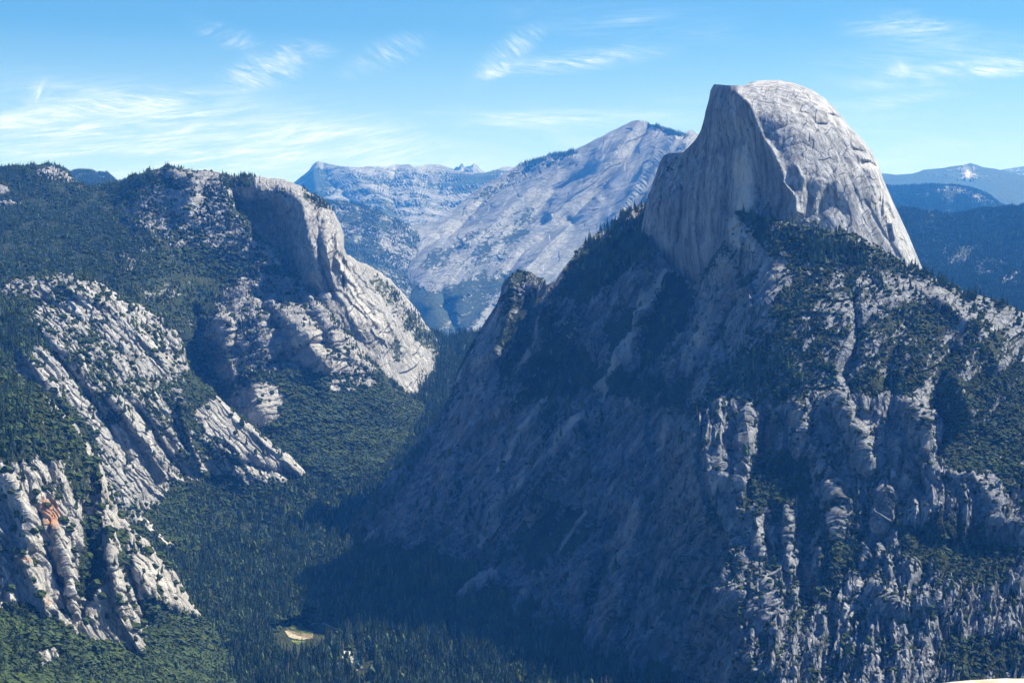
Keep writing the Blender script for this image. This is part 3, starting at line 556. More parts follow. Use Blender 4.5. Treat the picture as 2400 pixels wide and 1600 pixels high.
# near dome with long slabs
surface('granite_dome', [(-150, 700), (-40, 690), (0, 675), (21, 661), (76, 643), (125, 640), (172, 641), (207, 646), (234, 661), (255, 674), (293, 696), (327, 713), (361, 734), (396, 754), (423, 789), (434, 816), (436, 835), (442, 862), (455, 880), (480, 902), (510, 930), (551, 968), (602, 1004), (643, 1040), (679, 1065), (714, 1104), (735, 1140), (760, 1190)],
        [(-150, 1500), (450, 1540), (760, 1420)],
        [(-150, 700, 4800), (0, 675, 4900), (125, 640, 5000), (207, 646, 5030), (293, 696, 5050), (396, 754, 5120), (434, 816, 5150), (450, 870, 5150), (510, 930, 5180), (602, 1004, 5240), (714, 1106, 5300), (760, 1190, 5200),
         (0, 760, 4550), (120, 720, 4750), (250, 760, 4800), (350, 830, 4900), (0, 860, 4300), (100, 900, 4350), (200, 930, 4480), (300, 950, 4600), (400, 930, 4850), (450, 1000, 4950), (550, 1060, 5060), (640, 1100, 5180), (100, 1050, 4150), (250, 1080, 4380), (350, 1130, 4600), (440, 1110, 4880), (500, 1115, 5050), (380, 1185, 4650), (576, 1130, 5060), (660, 1132, 5180),
         (450, 1200, 4820), (600, 1200, 5050), (400, 1300, 4500), (350, 1300, 4400), (500, 1400, 4350), (650, 1300, 4850), (450, 1540, 3850), (760, 1420, 4350), (-150, 1500, 3700), (200, 1300, 4100)],
        M_SLAB, step=1.6, back=0.8, rnd=(90, 18),
        ribs=[(-60, 9, [(90, 780), (170, 880), (240, 980), (300, 1080)]), (60, 9, [(60, 830), (110, 900), (175, 990)]), (70, 9, [(260, 930), (320, 1010), (390, 1120)]), (-70, 8, [(330, 960), (380, 1050), (430, 1110)]), (60, 8, [(420, 900), (425, 980), (470, 1090)]), (50, 12, [(510, 930), (600, 1020), (700, 1105)]), (-50, 6, [(560, 1085), (620, 1100), (700, 1120)]),
              (60, 14, [(160, 680), (260, 720), (330, 790), (390, 860)]), (-40, 10, [(100, 700), (200, 760), (300, 860)])],
        relief=[('ridge', 330, -48, 3.5, 14), ('saw', 62, -49, 7, 12, (0.35, [(1, 18, [(0, 780), (120, 780), (250, 930), (450, 920), (720, 1110), (400, 1200), (250, 1100), (0, 900)])])), ('saw', 26, -52, 4, 6), ('facet', 110, -48, 3.6, 12, (0.3, [(1, 18, [(0, 780), (120, 780), (250, 930), (450, 920), (720, 1110), (400, 1200), (250, 1100), (0, 900)])])), ('facet', 44, -50, 3.0, 6), ('facet', 34, -35, 2.0, 7, (0.2, [(1, 18, [(0, 660), (230, 650), (430, 790), (440, 900), (250, 900), (100, 760)])])), ('ridge', 55, -48, 5, 3), ('facet', 15, -40, 2.0, 5)],
        veg=(0.42, [(0.33, 14, [(60, 650), (220, 640), (300, 700), (420, 790), (430, 860), (330, 840), (200, 760), (80, 690)]), (0.95, 10, [(-150, 700), (0, 690), (60, 740), (90, 800), (60, 850), (-150, 860)]), (0.30, 10, [(10, 850), (70, 800), (130, 830), (330, 1080), (400, 1140), (370, 1190), (280, 1110), (170, 990), (60, 880)]),
                    (0.1, 8, [(80, 830), (170, 900), (210, 920), (180, 980), (110, 900)]), (0.08, 8, [(250, 830), (300, 850), (360, 860), (420, 830), (435, 870), (350, 880), (270, 870)]), (0.10, 10, [(270, 930), (330, 970), (400, 1060), (410, 1140), (370, 1190), (290, 1080)]), (0.12, 10, [(480, 920), (600, 1010), (714, 1108), (660, 1132), (580, 1090), (520, 1030), (450, 980)]),
                    (0.55, 8, [(440, 960), (500, 1040), (470, 1090), (420, 1000)]), (0.7, 8, [(430, 860), (500, 920), (470, 960), (430, 930)]), (0.6, 6, [(510, 1050), (560, 1060), (570, 1100), (510, 1090)]), (0.98, 10, [(370, 1190), (410, 1140), (500, 1115), (580, 1135), (663, 1135), (725, 1108), (790, 1200), (760, 1440), (450, 1560), (300, 1400), (310, 1230)]),
                    (0.35, 6, [(310, 1210), (340, 1215), (390, 1260), (450, 1295), (440, 1310), (390, 1285), (330, 1240)]), (0.15, 4, [(437, 1142), (445, 1145), (460, 1180), (452, 1180)]), (0.7, 8, [(140, 930), (200, 990), (230, 1060), (180, 1040), (120, 960)]), (0.6, 6, [(255, 960), (290, 970), (280, 1000), (255, 990)])]),
        pale=(0.1, [(0.4, 8, [(80, 830), (170, 900), (210, 920), (180, 980), (110, 900)]), (0.35, 10, [(290, 960), (400, 1060), (400, 1140), (320, 1060)]), (0.3, 10, [(530, 960), (700, 1100), (600, 1060)]), (0.7, 5, [(310, 1210), (340, 1215), (390, 1260), (450, 1295), (440, 1310), (390, 1285), (330, 1240)]), (0.4, 6, [(100, 645), (220, 648), (200, 658), (110, 658)])]),
        stain=(0, [(0.35, 8, [(350, 970), (380, 975), (375, 990), (350, 990)]), (0.3, 8, [(620, 1040), (700, 1100), (680, 1110)])]),
        forest=(0.05, [(1.0, 10, [(-150, 690), (0, 690), (60, 740), (90, 800), (60, 850), (-150, 860)]), (0.9, 8, [(370, 1200), (450, 1130), (500, 1120), (580, 1140), (663, 1140), (725, 1112), (790, 1200), (760, 1440), (450, 1560), (300, 1400), (310, 1230)]), (0.0, 4, [(310, 1210), (340, 1215), (390, 1260), (450, 1295), (440, 1310), (390, 1285), (330, 1240)]), (0.3, 8, [(60, 650), (230, 645), (210, 660), (70, 665)])], (14, 34)),
        bush=(0.4, [(0.1, 10, [(270, 930), (330, 970), (400, 1060), (410, 1140), (370, 1190), (290, 1080)]), (0.1, 10, [(480, 920), (600, 1010), (714, 1108), (660, 1132), (450, 980)]), (1.4, 10, [(370, 1190), (410, 1140), (500, 1115), (640, 1140), (560, 1220), (400, 1300), (310, 1230)])], (4, 9)),
        vgrain=(-48, 2.6), vegcell=26, label='nearer speckled granite dome with long slanting slabs running down to the woods', cat='granite dome')
# foreground cliff, lower left
surface('cliff', [(-150, 840), (0, 872), (50, 900), (102, 920), (173, 992), (219, 1055), (245, 1106), (265, 1157), (276, 1203), (316, 1244), (352, 1274), (377, 1315), (408, 1341), (434, 1387), (459, 1422), (474, 1446), (490, 1475), (520, 1520), (600, 1600), (640, 1650)],
        [(-150, 1720), (640, 1720)],
        [(-150, 840, 3650), (0, 872, 3700), (102, 920, 3730), (219, 1055, 3700), (276, 1203, 3680), (316, 1244, 3720), (377, 1315, 3800), (474, 1446, 3980), (520, 1520, 3950), (640, 1650, 3620),
         (-100, 1000, 3400), (60, 1010, 3470), (150, 1060, 3480), (220, 1150, 3520), (-100, 1150, 3270), (60, 1150, 3300), (150, 1180, 3350), (250, 1250, 3440), (310, 1300, 3560), (60, 1300, 3160), (170, 1330, 3250), (270, 1380, 3330), (350, 1400, 3560), (400, 1440, 3750), (60, 1430, 3060), (200, 1500, 3180), (330, 1525, 3450), (-100, 1430, 3000), (0, 1600, 2750), (200, 1640, 3020), (-150, 1720, 2560), (400, 1600, 3420), (400, 1720, 3100), (640, 1720, 3400)],
        M_CLIFF, step=1.5, back=0.6, rnd=(60, 14),
        ribs=[(70, 10, [(240, 1130), (250, 1220), (262, 1330), (285, 1450), (330, 1525)]), (-80, 12, [(215, 1120), (205, 1230), (215, 1330), (190, 1450)]), (55, 14, [(310, 1250), (320, 1330), (370, 1400), (460, 1440)]), (-70, 8, [(290, 1240), (300, 1330), (320, 1400), (345, 1470)]), (60, 16, [(20, 1120), (70, 1220), (60, 1330), (110, 1430)]), (-40, 8, [(90, 1180), (95, 1280), (140, 1370)]), (40, 8, [(130, 1240), (150, 1330), (170, 1420)])],
        relief=[('ridge', 190, -74, 3.2, 14), ('saw', 46, -70, 6, 9), ('facet', 75, -70, 3.0, 7), ('saw', 30, -58, 3, 9), ('facet', 24, -66, 2.8, 5), ('facet', 10, -50, 1.8, 3.5)],
        veg=(0.2, [(0.9, 12, [(-150, 830), (0, 860), (110, 920), (60, 1090), (-150, 1060)]), (0.62, 14, [(60, 900), (173, 992), (240, 1100), (200, 1180), (120, 1090), (60, 1070)]), (0.1, 10, [(-150, 1090), (20, 1100), (80, 1210), (100, 1400), (60, 1440), (-150, 1440)]), (0.75, 8, [(190, 1200), (235, 1190), (240, 1360), (210, 1420), (170, 1380), (190, 1290)]),
                    (0.7, 6, [(270, 1240), (300, 1240), (310, 1330), (280, 1340)]), (0.12, 8, [(300, 1260), (370, 1330), (400, 1400), (470, 1446), (400, 1430), (340, 1340), (310, 1330)]), (0.62, 6, [(100, 1130), (155, 1130), (150, 1180), (105, 1170)]),
                    (0.97, 9, [(-150, 1436), (0, 1433), (51, 1413), (92, 1438), (153, 1468), (194, 1504), (265, 1504), (320, 1540), (352, 1500), (340, 1430), (330, 1390), (380, 1400), (400, 1440), (470, 1448), (520, 1520), (640, 1650), (640, 1720), (-150, 1720)]),
                    (0.3, 5, [(85, 1520), (135, 1515), (140, 1540), (110, 1570), (85, 1555)]), (0.35, 4, [(20, 1530), (35, 1530), (60, 1580), (45, 1580)])]),
        pale=(0.12, [(0.55, 10, [(-50, 1100), (30, 1110), (80, 1210), (60, 1290), (0, 1240)]), (0.6, 10, [(300, 1260), (350, 1310), (440, 1420), (360, 1380)]), (0.5, 10, [(0, 1290), (100, 1370), (90, 1440), (0, 1420)]), (0.35, 8, [(230, 1180), (275, 1260), (290, 1420), (260, 1400)])]),
        stain=(0, [(0.85, 9, [(85, 1155), (115, 1165), (145, 1215), (130, 1260), (105, 1240), (95, 1200)]), (0.7, 8, [(40, 1290), (70, 1300), (80, 1330), (50, 1320)]), (0.8, 8, [(95, 1380), (120, 1400), (115, 1430), (100, 1425)]), (0.4, 6, [(0, 1380), (20, 1380), (20, 1410), (0, 1410)]), (0.3, 5, [(265, 1000), (290, 1000), (290, 1010), (265, 1010)])]),
        forest=(0.04, [(0.9, 10, [(-150, 830), (0, 860), (110, 920), (60, 1090), (-150, 1060)]), (0.25, 10, [(60, 900), (173, 992), (240, 1100), (200, 1180), (120, 1090), (60, 1070)]), (0.5, 8, [(-150, 1450), (0, 1450), (92, 1450), (194, 1515), (265, 1515), (320, 1545), (352, 1505), (340, 1440), (400, 1445), (470, 1452), (520, 1520), (640, 1650), (640, 1720), (-150, 1720)]), (0, 4, [(85, 1520), (135, 1515), (140, 1540), (110, 1570), (85, 1555)])], (14, 30)),
        bush=(0.22, [(1.6, 8, [(-150, 1450), (0, 1445), (51, 1425), (92, 1448), (194, 1510), (265, 1510), (320, 1540), (352, 1500), (340, 1430), (400, 1440), (470, 1450), (520, 1520), (640, 1650), (640, 1720), (-150, 1720)]), (0.0, 4, [(85, 1520), (135, 1515), (140, 1540), (110, 1570), (85, 1555)])], (6, 13)),
        vgrain=(-70, 2.0), vegcell=22, label='nearest craggy cliff at the lower left, with orange stains', cat='cliff')

# ------------------------------------------------------------------ the great dome
HD_TOP = [(1498, 560), (1507, 520), (1516, 471), (1534, 418), (1547, 382), (1556, 366), (1566, 361), (1579, 359), (1601, 358), (1614, 346), (1632, 326), (1643, 306), (1650, 279), (1657, 248), (1663, 224), (1664, 213), (1669, 203), (1673, 197), (1688, 198), (1704, 200), (1744, 201), (1762, 193), (1793, 188), (1824, 189), (1864, 197), (1900, 210), (1931, 230), (1958, 255), (1980, 282), (1994, 302), (2025, 331), (2043, 355), (2061, 389), (2070, 418), (2087, 458), (2110, 507), (2132, 556), (2154, 610), (2163, 632), (2172, 660)]
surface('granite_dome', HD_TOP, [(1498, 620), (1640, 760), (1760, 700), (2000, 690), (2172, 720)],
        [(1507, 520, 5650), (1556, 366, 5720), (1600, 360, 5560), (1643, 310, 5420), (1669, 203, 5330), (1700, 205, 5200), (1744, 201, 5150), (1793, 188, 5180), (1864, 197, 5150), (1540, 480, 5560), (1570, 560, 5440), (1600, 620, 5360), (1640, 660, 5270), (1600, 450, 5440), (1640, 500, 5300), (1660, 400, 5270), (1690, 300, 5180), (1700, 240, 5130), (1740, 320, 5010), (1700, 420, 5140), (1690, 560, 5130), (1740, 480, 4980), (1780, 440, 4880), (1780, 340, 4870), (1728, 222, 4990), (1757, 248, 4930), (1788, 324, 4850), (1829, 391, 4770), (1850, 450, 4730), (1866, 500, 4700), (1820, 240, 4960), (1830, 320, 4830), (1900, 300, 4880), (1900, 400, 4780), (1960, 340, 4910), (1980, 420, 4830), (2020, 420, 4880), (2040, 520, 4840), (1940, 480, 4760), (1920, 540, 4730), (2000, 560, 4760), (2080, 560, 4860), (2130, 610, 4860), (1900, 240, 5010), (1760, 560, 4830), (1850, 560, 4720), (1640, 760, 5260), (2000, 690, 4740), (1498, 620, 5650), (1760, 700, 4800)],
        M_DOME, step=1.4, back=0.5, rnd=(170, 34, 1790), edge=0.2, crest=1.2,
        ribs=[(-4, 3, [(1765, 262), (1850, 240), (1930, 268), (1990, 335), (2040, 430), (2078, 520)]), (-3.5, 3, [(1800, 310), (1870, 290), (1940, 325), (1985, 400), (2025, 490)]), (-3, 2.5, [(1820, 350), (1880, 335), (1930, 365), (1960, 415)]), (-3, 2.5, [(1750, 212), (1830, 205), (1910, 228), (1965, 280)]), (-8, 3, [(2030, 470), (2070, 540), (2110, 600)]), (-6, 2, [(1860, 262), (1900, 270), (1915, 300)]), (30, 7, [(1728, 217), (1757, 248), (1771, 284), (1788, 324), (1811, 355), (1829, 391), (1837, 427), (1864, 462), (1869, 503)]), (-60, 14, [(1700, 225), (1735, 270), (1755, 330), (1775, 400), (1790, 470)]),
              (40, 9, [(1655, 300), (1640, 400), (1625, 520), (1640, 640)]), (-35, 9, [(1612, 380), (1600, 480), (1590, 560)]), (-35, 7, [(1700, 330), (1705, 430), (1708, 500)]), (30, 6, [(1730, 350), (1725, 440), (1722, 500)]), (28, 7, [(1680, 260), (1678, 400), (1672, 540)]), (25, 6, [(1560, 380), (1545, 460), (1530, 540)]),
              (-30, 30, [(1945, 462), (1925, 500), (1915, 545)]), (-18, 24, [(1970, 480), (1985, 520), (1990, 545)]), (-25, 14, [(1895, 440), (1895, 500)]), (14, 8, [(1868, 390), (1885, 420), (1880, 470)]), (8, 6, [(1930, 425), (1915, 460), (1900, 500)]), (6, 6, [(1960, 430), (1960, 470)]),
              (-55, 5, [(1945, 270), (1970, 276), (1984, 290)]), (-45, 4, [(2024, 381), (2040, 380), (2052, 388)]), (-18, 3, [(1915, 292), (1935, 294)]), (-24, 5, [(2000, 352), (2030, 358), (2050, 375)]), (-22, 3, [(2060, 440), (2062, 470)]), (-22, 3, [(2082, 480), (2095, 510)]), (-20, 3, [(2085, 530), (2090, 560)])],
        relief=[('ridge', 90, 90, 6, 13, (0, [(1, 9, [(1500, 560), (1550, 360), (1670, 200), (1728, 215), (1760, 250), (1790, 330), (1830, 400), (1860, 500), (1640, 680)])])), ('ridge', 26, 88, 8, 4.5, (0, [(1, 9, [(1500, 560), (1550, 360), (1670, 200), (1728, 215), (1760, 250), (1790, 330), (1830, 400), (1860, 500), (1640, 680)])])),
                ('facet', 110, -65, 2.6, 0.4, (0, [(1, 9, [(1735, 200), (1860, 190), (1990, 300), (2080, 430), (2160, 640), (2000, 560), (1860, 500), (1790, 330)])])), ('facet', 42, -72, 3.0, 0.3), ('facet', 50, 70, 1.6, 6, (0, [(1, 9, [(1840, 385), (1900, 370), (1960, 430), (2010, 470), (1990, 545), (1900, 540), (1860, 500)])])), ('saw', 60, -62, 3, 0.5, (0, [(1, 9, [(1735, 200), (1860, 190), (1990, 300), (2080, 430), (2160, 640), (2000, 560), (1860, 500), (1790, 330)])])), ('saw', 22, 86, 7, 3.5, (0, [(1, 9, [(1500, 560), (1550, 360), (1670, 200), (1728, 215), (1760, 250), (1790, 330), (1830, 400), (1860, 500), (1640, 680)])])), ('fbm', 260, 0, 1, 16), ('facet', 15, 60, 2, 1.8)],
        veg=(0.0, [(0.4, 6, [(1556, 366), (1601, 358), (1620, 400), (1560, 420)]), (0.45, 6, [(1860, 490), (1960, 530), (1960, 560), (1850, 560)])]), vegn=0.4, shade_tone=(1, [(0.5, 6, [(1500, 560), (1550, 360), (1670, 205), (1728, 215), (1760, 250), (1790, 330), (1830, 400), (1860, 500), (1640, 680)]), (0.85, 9, [(1712, 350), (1768, 340), (1785, 500), (1718, 500)]), (0.68, 10, [(1620, 430), (1650, 330), (1670, 330), (1690, 480), (1660, 640), (1600, 620)]), (0.7, 8, [(1510, 540), (1550, 370), (1605, 350), (1610, 420), (1560, 620)]), (0.75, 6, [(1670, 205), (1728, 220), (1760, 290), (1770, 420), (1730, 330), (1700, 340), (1690, 480), (1660, 480), (1670, 330)])]),  # sheer face darkened in its own colour: painted shade, besides the cast one
        pale=(0.0, [(0.28, 14, [(1735, 200), (1860, 190), (1990, 300), (2080, 430), (2160, 640), (2000, 560), (1870, 440), (1790, 300)]), (0.5, 10, [(2060, 400), (2160, 630), (2100, 610), (2040, 480)]), (0.35, 12, [(1770, 200), (1880, 215), (1960, 330), (1850, 330), (1790, 270)]), (0.62, 6, [(1715, 340), (1765, 330), (1780, 500), (1720, 500)]), (0.45, 4, [(1706, 350), (1713, 350), (1713, 400), (1706, 400)]), (0.6, 3, [(1921, 430), (1926, 430), (1908, 480), (1902, 480)]), (0.5, 3, [(1958, 450), (1963, 450), (1962, 470), (1957, 470)]),  # broad pale areas paint extra sunlit brightness into the dome's lit side
                    (0.2, 10, [(1640, 400), (1700, 400), (1700, 560), (1620, 640), (1580, 600)])]),
        label='great half dome of granite with a sheer shaded face, highest on the right', cat='granite dome')

# ------------------------------------------------------------------ its dark flank, the pillar and the brushy shoulder
MT = [(770, 1310), (785, 1292), (830, 1225), (872, 1163), (930, 1092), (979, 1034), (1010, 998), (1029, 974), (1053, 925), (1070, 876), (1093, 831), (1120, 782), (1137, 755), (1169, 706), (1178, 668), (1188, 652), (1200, 643), (1218, 634), (1232, 636), (1245, 638), (1256, 646), (1271, 652), (1285, 662), (1303, 653), (1312, 639), (1334, 612), (1361, 577), (1400, 544), (1430, 527), (1460, 507), (1490, 490), (1518, 470), (1524, 520), (1534, 577), (1556, 608), (1579, 632), (1605, 652), (1632, 668), (1650, 640), (1672, 600), (1690, 578), (1697, 560), (1702, 545), (1704, 520), (1710, 510), (1721, 498), (1727, 500), (1735, 496), (1779, 507), (1800, 511), (1837, 516), (1869, 526), (1900, 536), (1936, 543), (1970, 541), (1994, 545), (2038, 570), (2087, 601), (2114, 614), (2150, 624), (2162, 634), (2212, 665), (2269, 684), (2315, 698), (2365, 716), (2400, 732), (2550, 775)]
FACE = [(1632, 668), (1735, 640), (1753, 690), (1758, 772), (1680, 868), (1650, 906), (1621, 986), (1613, 1025), (1617, 1097), (1640, 1185), (1700, 1260), (1750, 1400), (1766, 1600), (1766, 1740), (770, 1740), (770, 1290), (1029, 976), (1178, 640), (1290, 650), (1400, 545), (1520, 470)]
WALL = [(1621, 986), (1700, 940), (1800, 960), (1900, 930), (2000, 930), (2100, 920), (2200, 980), (2230, 1120), (2550, 1150), (2550, 1740), (1766, 1740), (1700, 1255), (1613, 1025)]
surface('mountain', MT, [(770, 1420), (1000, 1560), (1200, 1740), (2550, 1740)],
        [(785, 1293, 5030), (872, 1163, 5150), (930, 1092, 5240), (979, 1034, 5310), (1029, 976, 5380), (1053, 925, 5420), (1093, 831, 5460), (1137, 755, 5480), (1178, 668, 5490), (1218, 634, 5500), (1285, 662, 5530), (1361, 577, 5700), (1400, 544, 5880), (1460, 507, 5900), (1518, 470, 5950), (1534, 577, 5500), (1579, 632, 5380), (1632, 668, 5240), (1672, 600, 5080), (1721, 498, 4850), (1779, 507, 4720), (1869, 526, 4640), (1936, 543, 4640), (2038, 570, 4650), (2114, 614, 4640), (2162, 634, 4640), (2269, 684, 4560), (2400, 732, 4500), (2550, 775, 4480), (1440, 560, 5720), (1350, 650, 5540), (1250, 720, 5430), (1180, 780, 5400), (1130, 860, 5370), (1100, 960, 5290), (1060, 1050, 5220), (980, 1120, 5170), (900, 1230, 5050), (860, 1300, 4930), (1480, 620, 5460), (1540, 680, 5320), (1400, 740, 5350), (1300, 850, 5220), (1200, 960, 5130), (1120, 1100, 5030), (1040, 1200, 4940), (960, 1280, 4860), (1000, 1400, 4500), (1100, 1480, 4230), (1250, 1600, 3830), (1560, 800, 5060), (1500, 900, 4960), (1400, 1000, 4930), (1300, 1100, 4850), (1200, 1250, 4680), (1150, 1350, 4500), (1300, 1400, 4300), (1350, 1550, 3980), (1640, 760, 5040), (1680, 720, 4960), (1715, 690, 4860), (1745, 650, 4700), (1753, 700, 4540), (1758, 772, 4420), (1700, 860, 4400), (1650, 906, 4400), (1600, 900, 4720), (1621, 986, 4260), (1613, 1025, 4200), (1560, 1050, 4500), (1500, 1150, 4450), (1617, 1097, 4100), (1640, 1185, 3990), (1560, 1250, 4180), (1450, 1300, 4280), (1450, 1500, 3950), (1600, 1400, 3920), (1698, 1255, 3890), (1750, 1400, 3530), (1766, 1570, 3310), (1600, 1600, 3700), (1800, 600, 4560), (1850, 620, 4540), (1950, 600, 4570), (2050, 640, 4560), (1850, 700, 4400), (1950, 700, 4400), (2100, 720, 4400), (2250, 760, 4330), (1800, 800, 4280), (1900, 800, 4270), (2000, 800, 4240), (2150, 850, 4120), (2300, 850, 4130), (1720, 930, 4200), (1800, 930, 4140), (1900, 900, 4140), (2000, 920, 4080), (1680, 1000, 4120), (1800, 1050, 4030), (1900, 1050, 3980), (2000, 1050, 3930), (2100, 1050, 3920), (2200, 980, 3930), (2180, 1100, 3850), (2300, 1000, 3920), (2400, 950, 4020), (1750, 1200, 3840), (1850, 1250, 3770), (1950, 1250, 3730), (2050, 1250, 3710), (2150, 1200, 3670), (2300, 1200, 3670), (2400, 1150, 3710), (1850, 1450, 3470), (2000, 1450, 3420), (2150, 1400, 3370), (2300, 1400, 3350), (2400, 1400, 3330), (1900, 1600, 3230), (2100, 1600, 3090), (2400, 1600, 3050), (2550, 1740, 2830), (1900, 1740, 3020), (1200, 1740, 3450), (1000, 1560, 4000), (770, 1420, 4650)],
        M_WALL, step=1.35, shade_tone=(1, [(0.85, 30, FACE), (1.0, 10, [(1130, 780), (1180, 720), (1150, 900), (1120, 1030), (1070, 1110), (960, 1230), (850, 1290), (930, 1180), (1050, 1020)]), (1, 10, [(1640, 640), (1735, 600), (1757, 700), (1700, 860), (1600, 860)])]), back=0.9, rnd=(30, 10, 1700), edge=0.4, vegn=0.85, vgrain=(56, 4.0), vegcell=26,  # flank darkened: lichen-dark rock plus shade painted into the colour
        ribs=[# flank: chutes and the ribs between them, falling to the lower left
              (-45, 8, [(1520, 640), (1500, 720), (1490, 790), (1440, 870), (1400, 940)]), (60, 14, [(1440, 600), (1400, 700), (1330, 800)]), (-40, 8, [(1380, 900), (1290, 1060), (1180, 1220), (1080, 1290)]), (-60, 10, [(1480, 960), (1380, 1030), (1260, 1120), (1190, 1190)]), (70, 14, [(1540, 920), (1440, 1010), (1340, 1090), (1250, 1200)]),
              (50, 12, [(1590, 960), (1540, 1050), (1480, 1180), (1440, 1290)]), (-60, 12, [(1560, 960), (1530, 1080), (1450, 1220), (1400, 1330)]), (-40, 10, [(1480, 1080), (1400, 1180), (1320, 1300), (1240, 1420)]), (50, 12, [(1200, 660), (1190, 740), (1150, 860), (1100, 1000), (1040, 1110)]), (-50, 12, [(1240, 700), (1220, 800), (1180, 920), (1130, 1040)]),
              (40, 10, [(1300, 700), (1280, 800), (1230, 900)]), (-55, 12, [(1290, 760), (1350, 820), (1400, 800)]), (-80, 16, [(1560, 700), (1520, 790), (1500, 880)]), (45, 8, [(1620, 740), (1590, 820), (1570, 900)]), (-50, 8, [(1640, 820), (1600, 900), (1560, 980)]),
              (70, 7, [(1735, 560), (1728, 640), (1700, 720), (1668, 790)]), (-70, 9, [(1740, 650), (1700, 760), (1660, 840), (1630, 900)]), (60, 7, [(1753, 640), (1758, 720), (1750, 800)]), (60, 16, [(1500, 1200), (1470, 1330), (1440, 1450), (1420, 1560)]), (-70, 14, [(1440, 1220), (1400, 1350), (1370, 1470)]),
              # right wall: buttresses and gullies
              (50, 10, [(1630, 990), (1625, 1080), (1645, 1180), (1690, 1240)]), (-60, 9, [(1725, 985), (1715, 1080), (1700, 1170)]), (50, 9, [(1745, 975), (1745, 1060), (1730, 1130)]), (-90, 16, [(1800, 980), (1780, 1060), (1750, 1120)]), (55, 9, [(1870, 950), (1880, 1010), (1870, 1060)]), (-50, 9, [(1910, 960), (1920, 1060), (1900, 1150)]),
              (60, 12, [(1960, 930), (2000, 1010), (2030, 1090)]), (-50, 8, [(2030, 1000), (2060, 1080), (2090, 1140)]), (60, 20, [(2130, 950), (2160, 1010), (2170, 1080)]), (-110, 14, [(2210, 990), (2190, 1070), (2150, 1130), (2110, 1190), (2070, 1270), (2040, 1330)]), (-60, 10, [(2040, 1330), (2030, 1400), (2010, 1450)]),
              (40, 9, [(2100, 1040), (2090, 1130), (2060, 1230)]), (-60, 9, [(2000, 700), (2010, 800), (1985, 880), (1990, 930)]), (-60, 10, [(1900, 1120), (1890, 1230), (1880, 1330), (1890, 1420)]), (50, 9, [(1840, 1180), (1850, 1290), (1860, 1400)]), (-45, 8, [(1800, 1200), (1800, 1330), (1820, 1450)]), (45, 8, [(1770, 1200), (1780, 1300)]), (45, 9, [(1950, 1150), (1960, 1280), (1940, 1400)]),
              (-45, 8, [(1740, 1260), (1760, 1380), (1790, 1500)]), (40, 7, [(1715, 1400), (1740, 1480), (1765, 1570)]), (26, 5, [(1672, 1310), (1680, 1360), (1690, 1430)]), (26, 5, [(1606, 1250), (1612, 1300), (1614, 1360)]), (70, 30, [(2180, 1110), (2280, 1110), (2330, 1180)]), (-90, 22, [(2150, 1250), (2200, 1290), (2300, 1290)]), (60, 24, [(2330, 1220), (2400, 1240)]), (50, 20, [(2060, 1380), (2110, 1440), (2190, 1420)]), (-60, 16, [(1950, 1380), (1980, 1360), (2030, 1350)]),
              (70, 25, [(2200, 700), (2300, 770), (2340, 850)]), (-70, 22, [(2230, 820), (2200, 900), (2190, 970)]), (50, 14, [(2290, 820), (2240, 880), (2270, 960)]), (-60, 30, [(2400, 880), (2330, 960), (2290, 1040)]), (-50, 20, [(2120, 760), (2090, 830), (2080, 900)])],
        relief=[('ridge', 240, 56, 4.0, 34, (0, [(1, 16, FACE)])), ('saw', 110, 55, 4.0, 34, (0, [(1, 16, FACE)])), ('saw', 40, 60, 5.0, 14, (0, [(1, 16, FACE)])), ('facet', 45, 56, 3.0, 12, (0, [(1, 16, FACE)])), ('facet', 16, 60, 2.4, 5, (0, [(1, 16, FACE)])),
                ('ridge', 190, 98, 6, 38, (0, [(1, 16, WALL)])), ('ridge', 70, 86, 5.0, 15, (0, [(1, 16, WALL)])), ('saw', 70, 88, 6, 17, (0, [(1, 16, WALL)])), ('facet', 75, 85, 3, 6, (0, [(1, 16, WALL)])), ('saw', 32, 84, 4, 9, (0, [(1, 14, WALL)])), ('facet', 30, 80, 2.4, 6, (0, [(1, 14, WALL)])), ('facet', 13, -60, 2.0, 4.5, (0.6, [(1, 14, WALL)])), ('fbm', 120, 20, 1.5, 16), ('facet', 34, 25, 2.2, 8, (1, [(0, 14, FACE), (0, 14, WALL)]))],
        veg=(0.46, [(0.31, 20, FACE), (0.62, 16, [(1200, 700), (1300, 690), (1330, 800), (1400, 870), (1300, 1000), (1180, 900), (1150, 780)]), (0.15, 14, [(1130, 780), (1180, 720), (1150, 900), (1120, 1030), (1070, 1110), (960, 1230), (850, 1290), (930, 1180), (1050, 1020)]),
                   (0.85, 10, [(1500, 540), (1530, 590), (1470, 640), (1370, 700), (1300, 690), (1400, 590)]), (0.15, 10, [(1520, 600), (1540, 640), (1440, 720), (1400, 750), (1380, 700), (1460, 650)]), (0.78, 12, [(1560, 640), (1630, 680), (1600, 780), (1560, 850), (1490, 870), (1500, 780)]), (0.8, 12, [(1500, 690), (1490, 800), (1440, 850), (1420, 790), (1460, 720)]),
                   (0.08, 8, [(1640, 670), (1740, 600), (1730, 650), (1670, 780), (1640, 850), (1590, 850), (1600, 780)]), (0.15, 8, [(1740, 670), (1757, 720), (1750, 800), (1680, 860), (1640, 900), (1690, 760)]), (0.7, 10, [(1370, 870), (1560, 880), (1600, 930), (1530, 940), (1400, 930)]), (0.12, 14, [(1560, 960), (1600, 970), (1600, 1090), (1500, 1180), (1420, 1180), (1340, 1190), (1290, 1170), (1400, 1040)]),
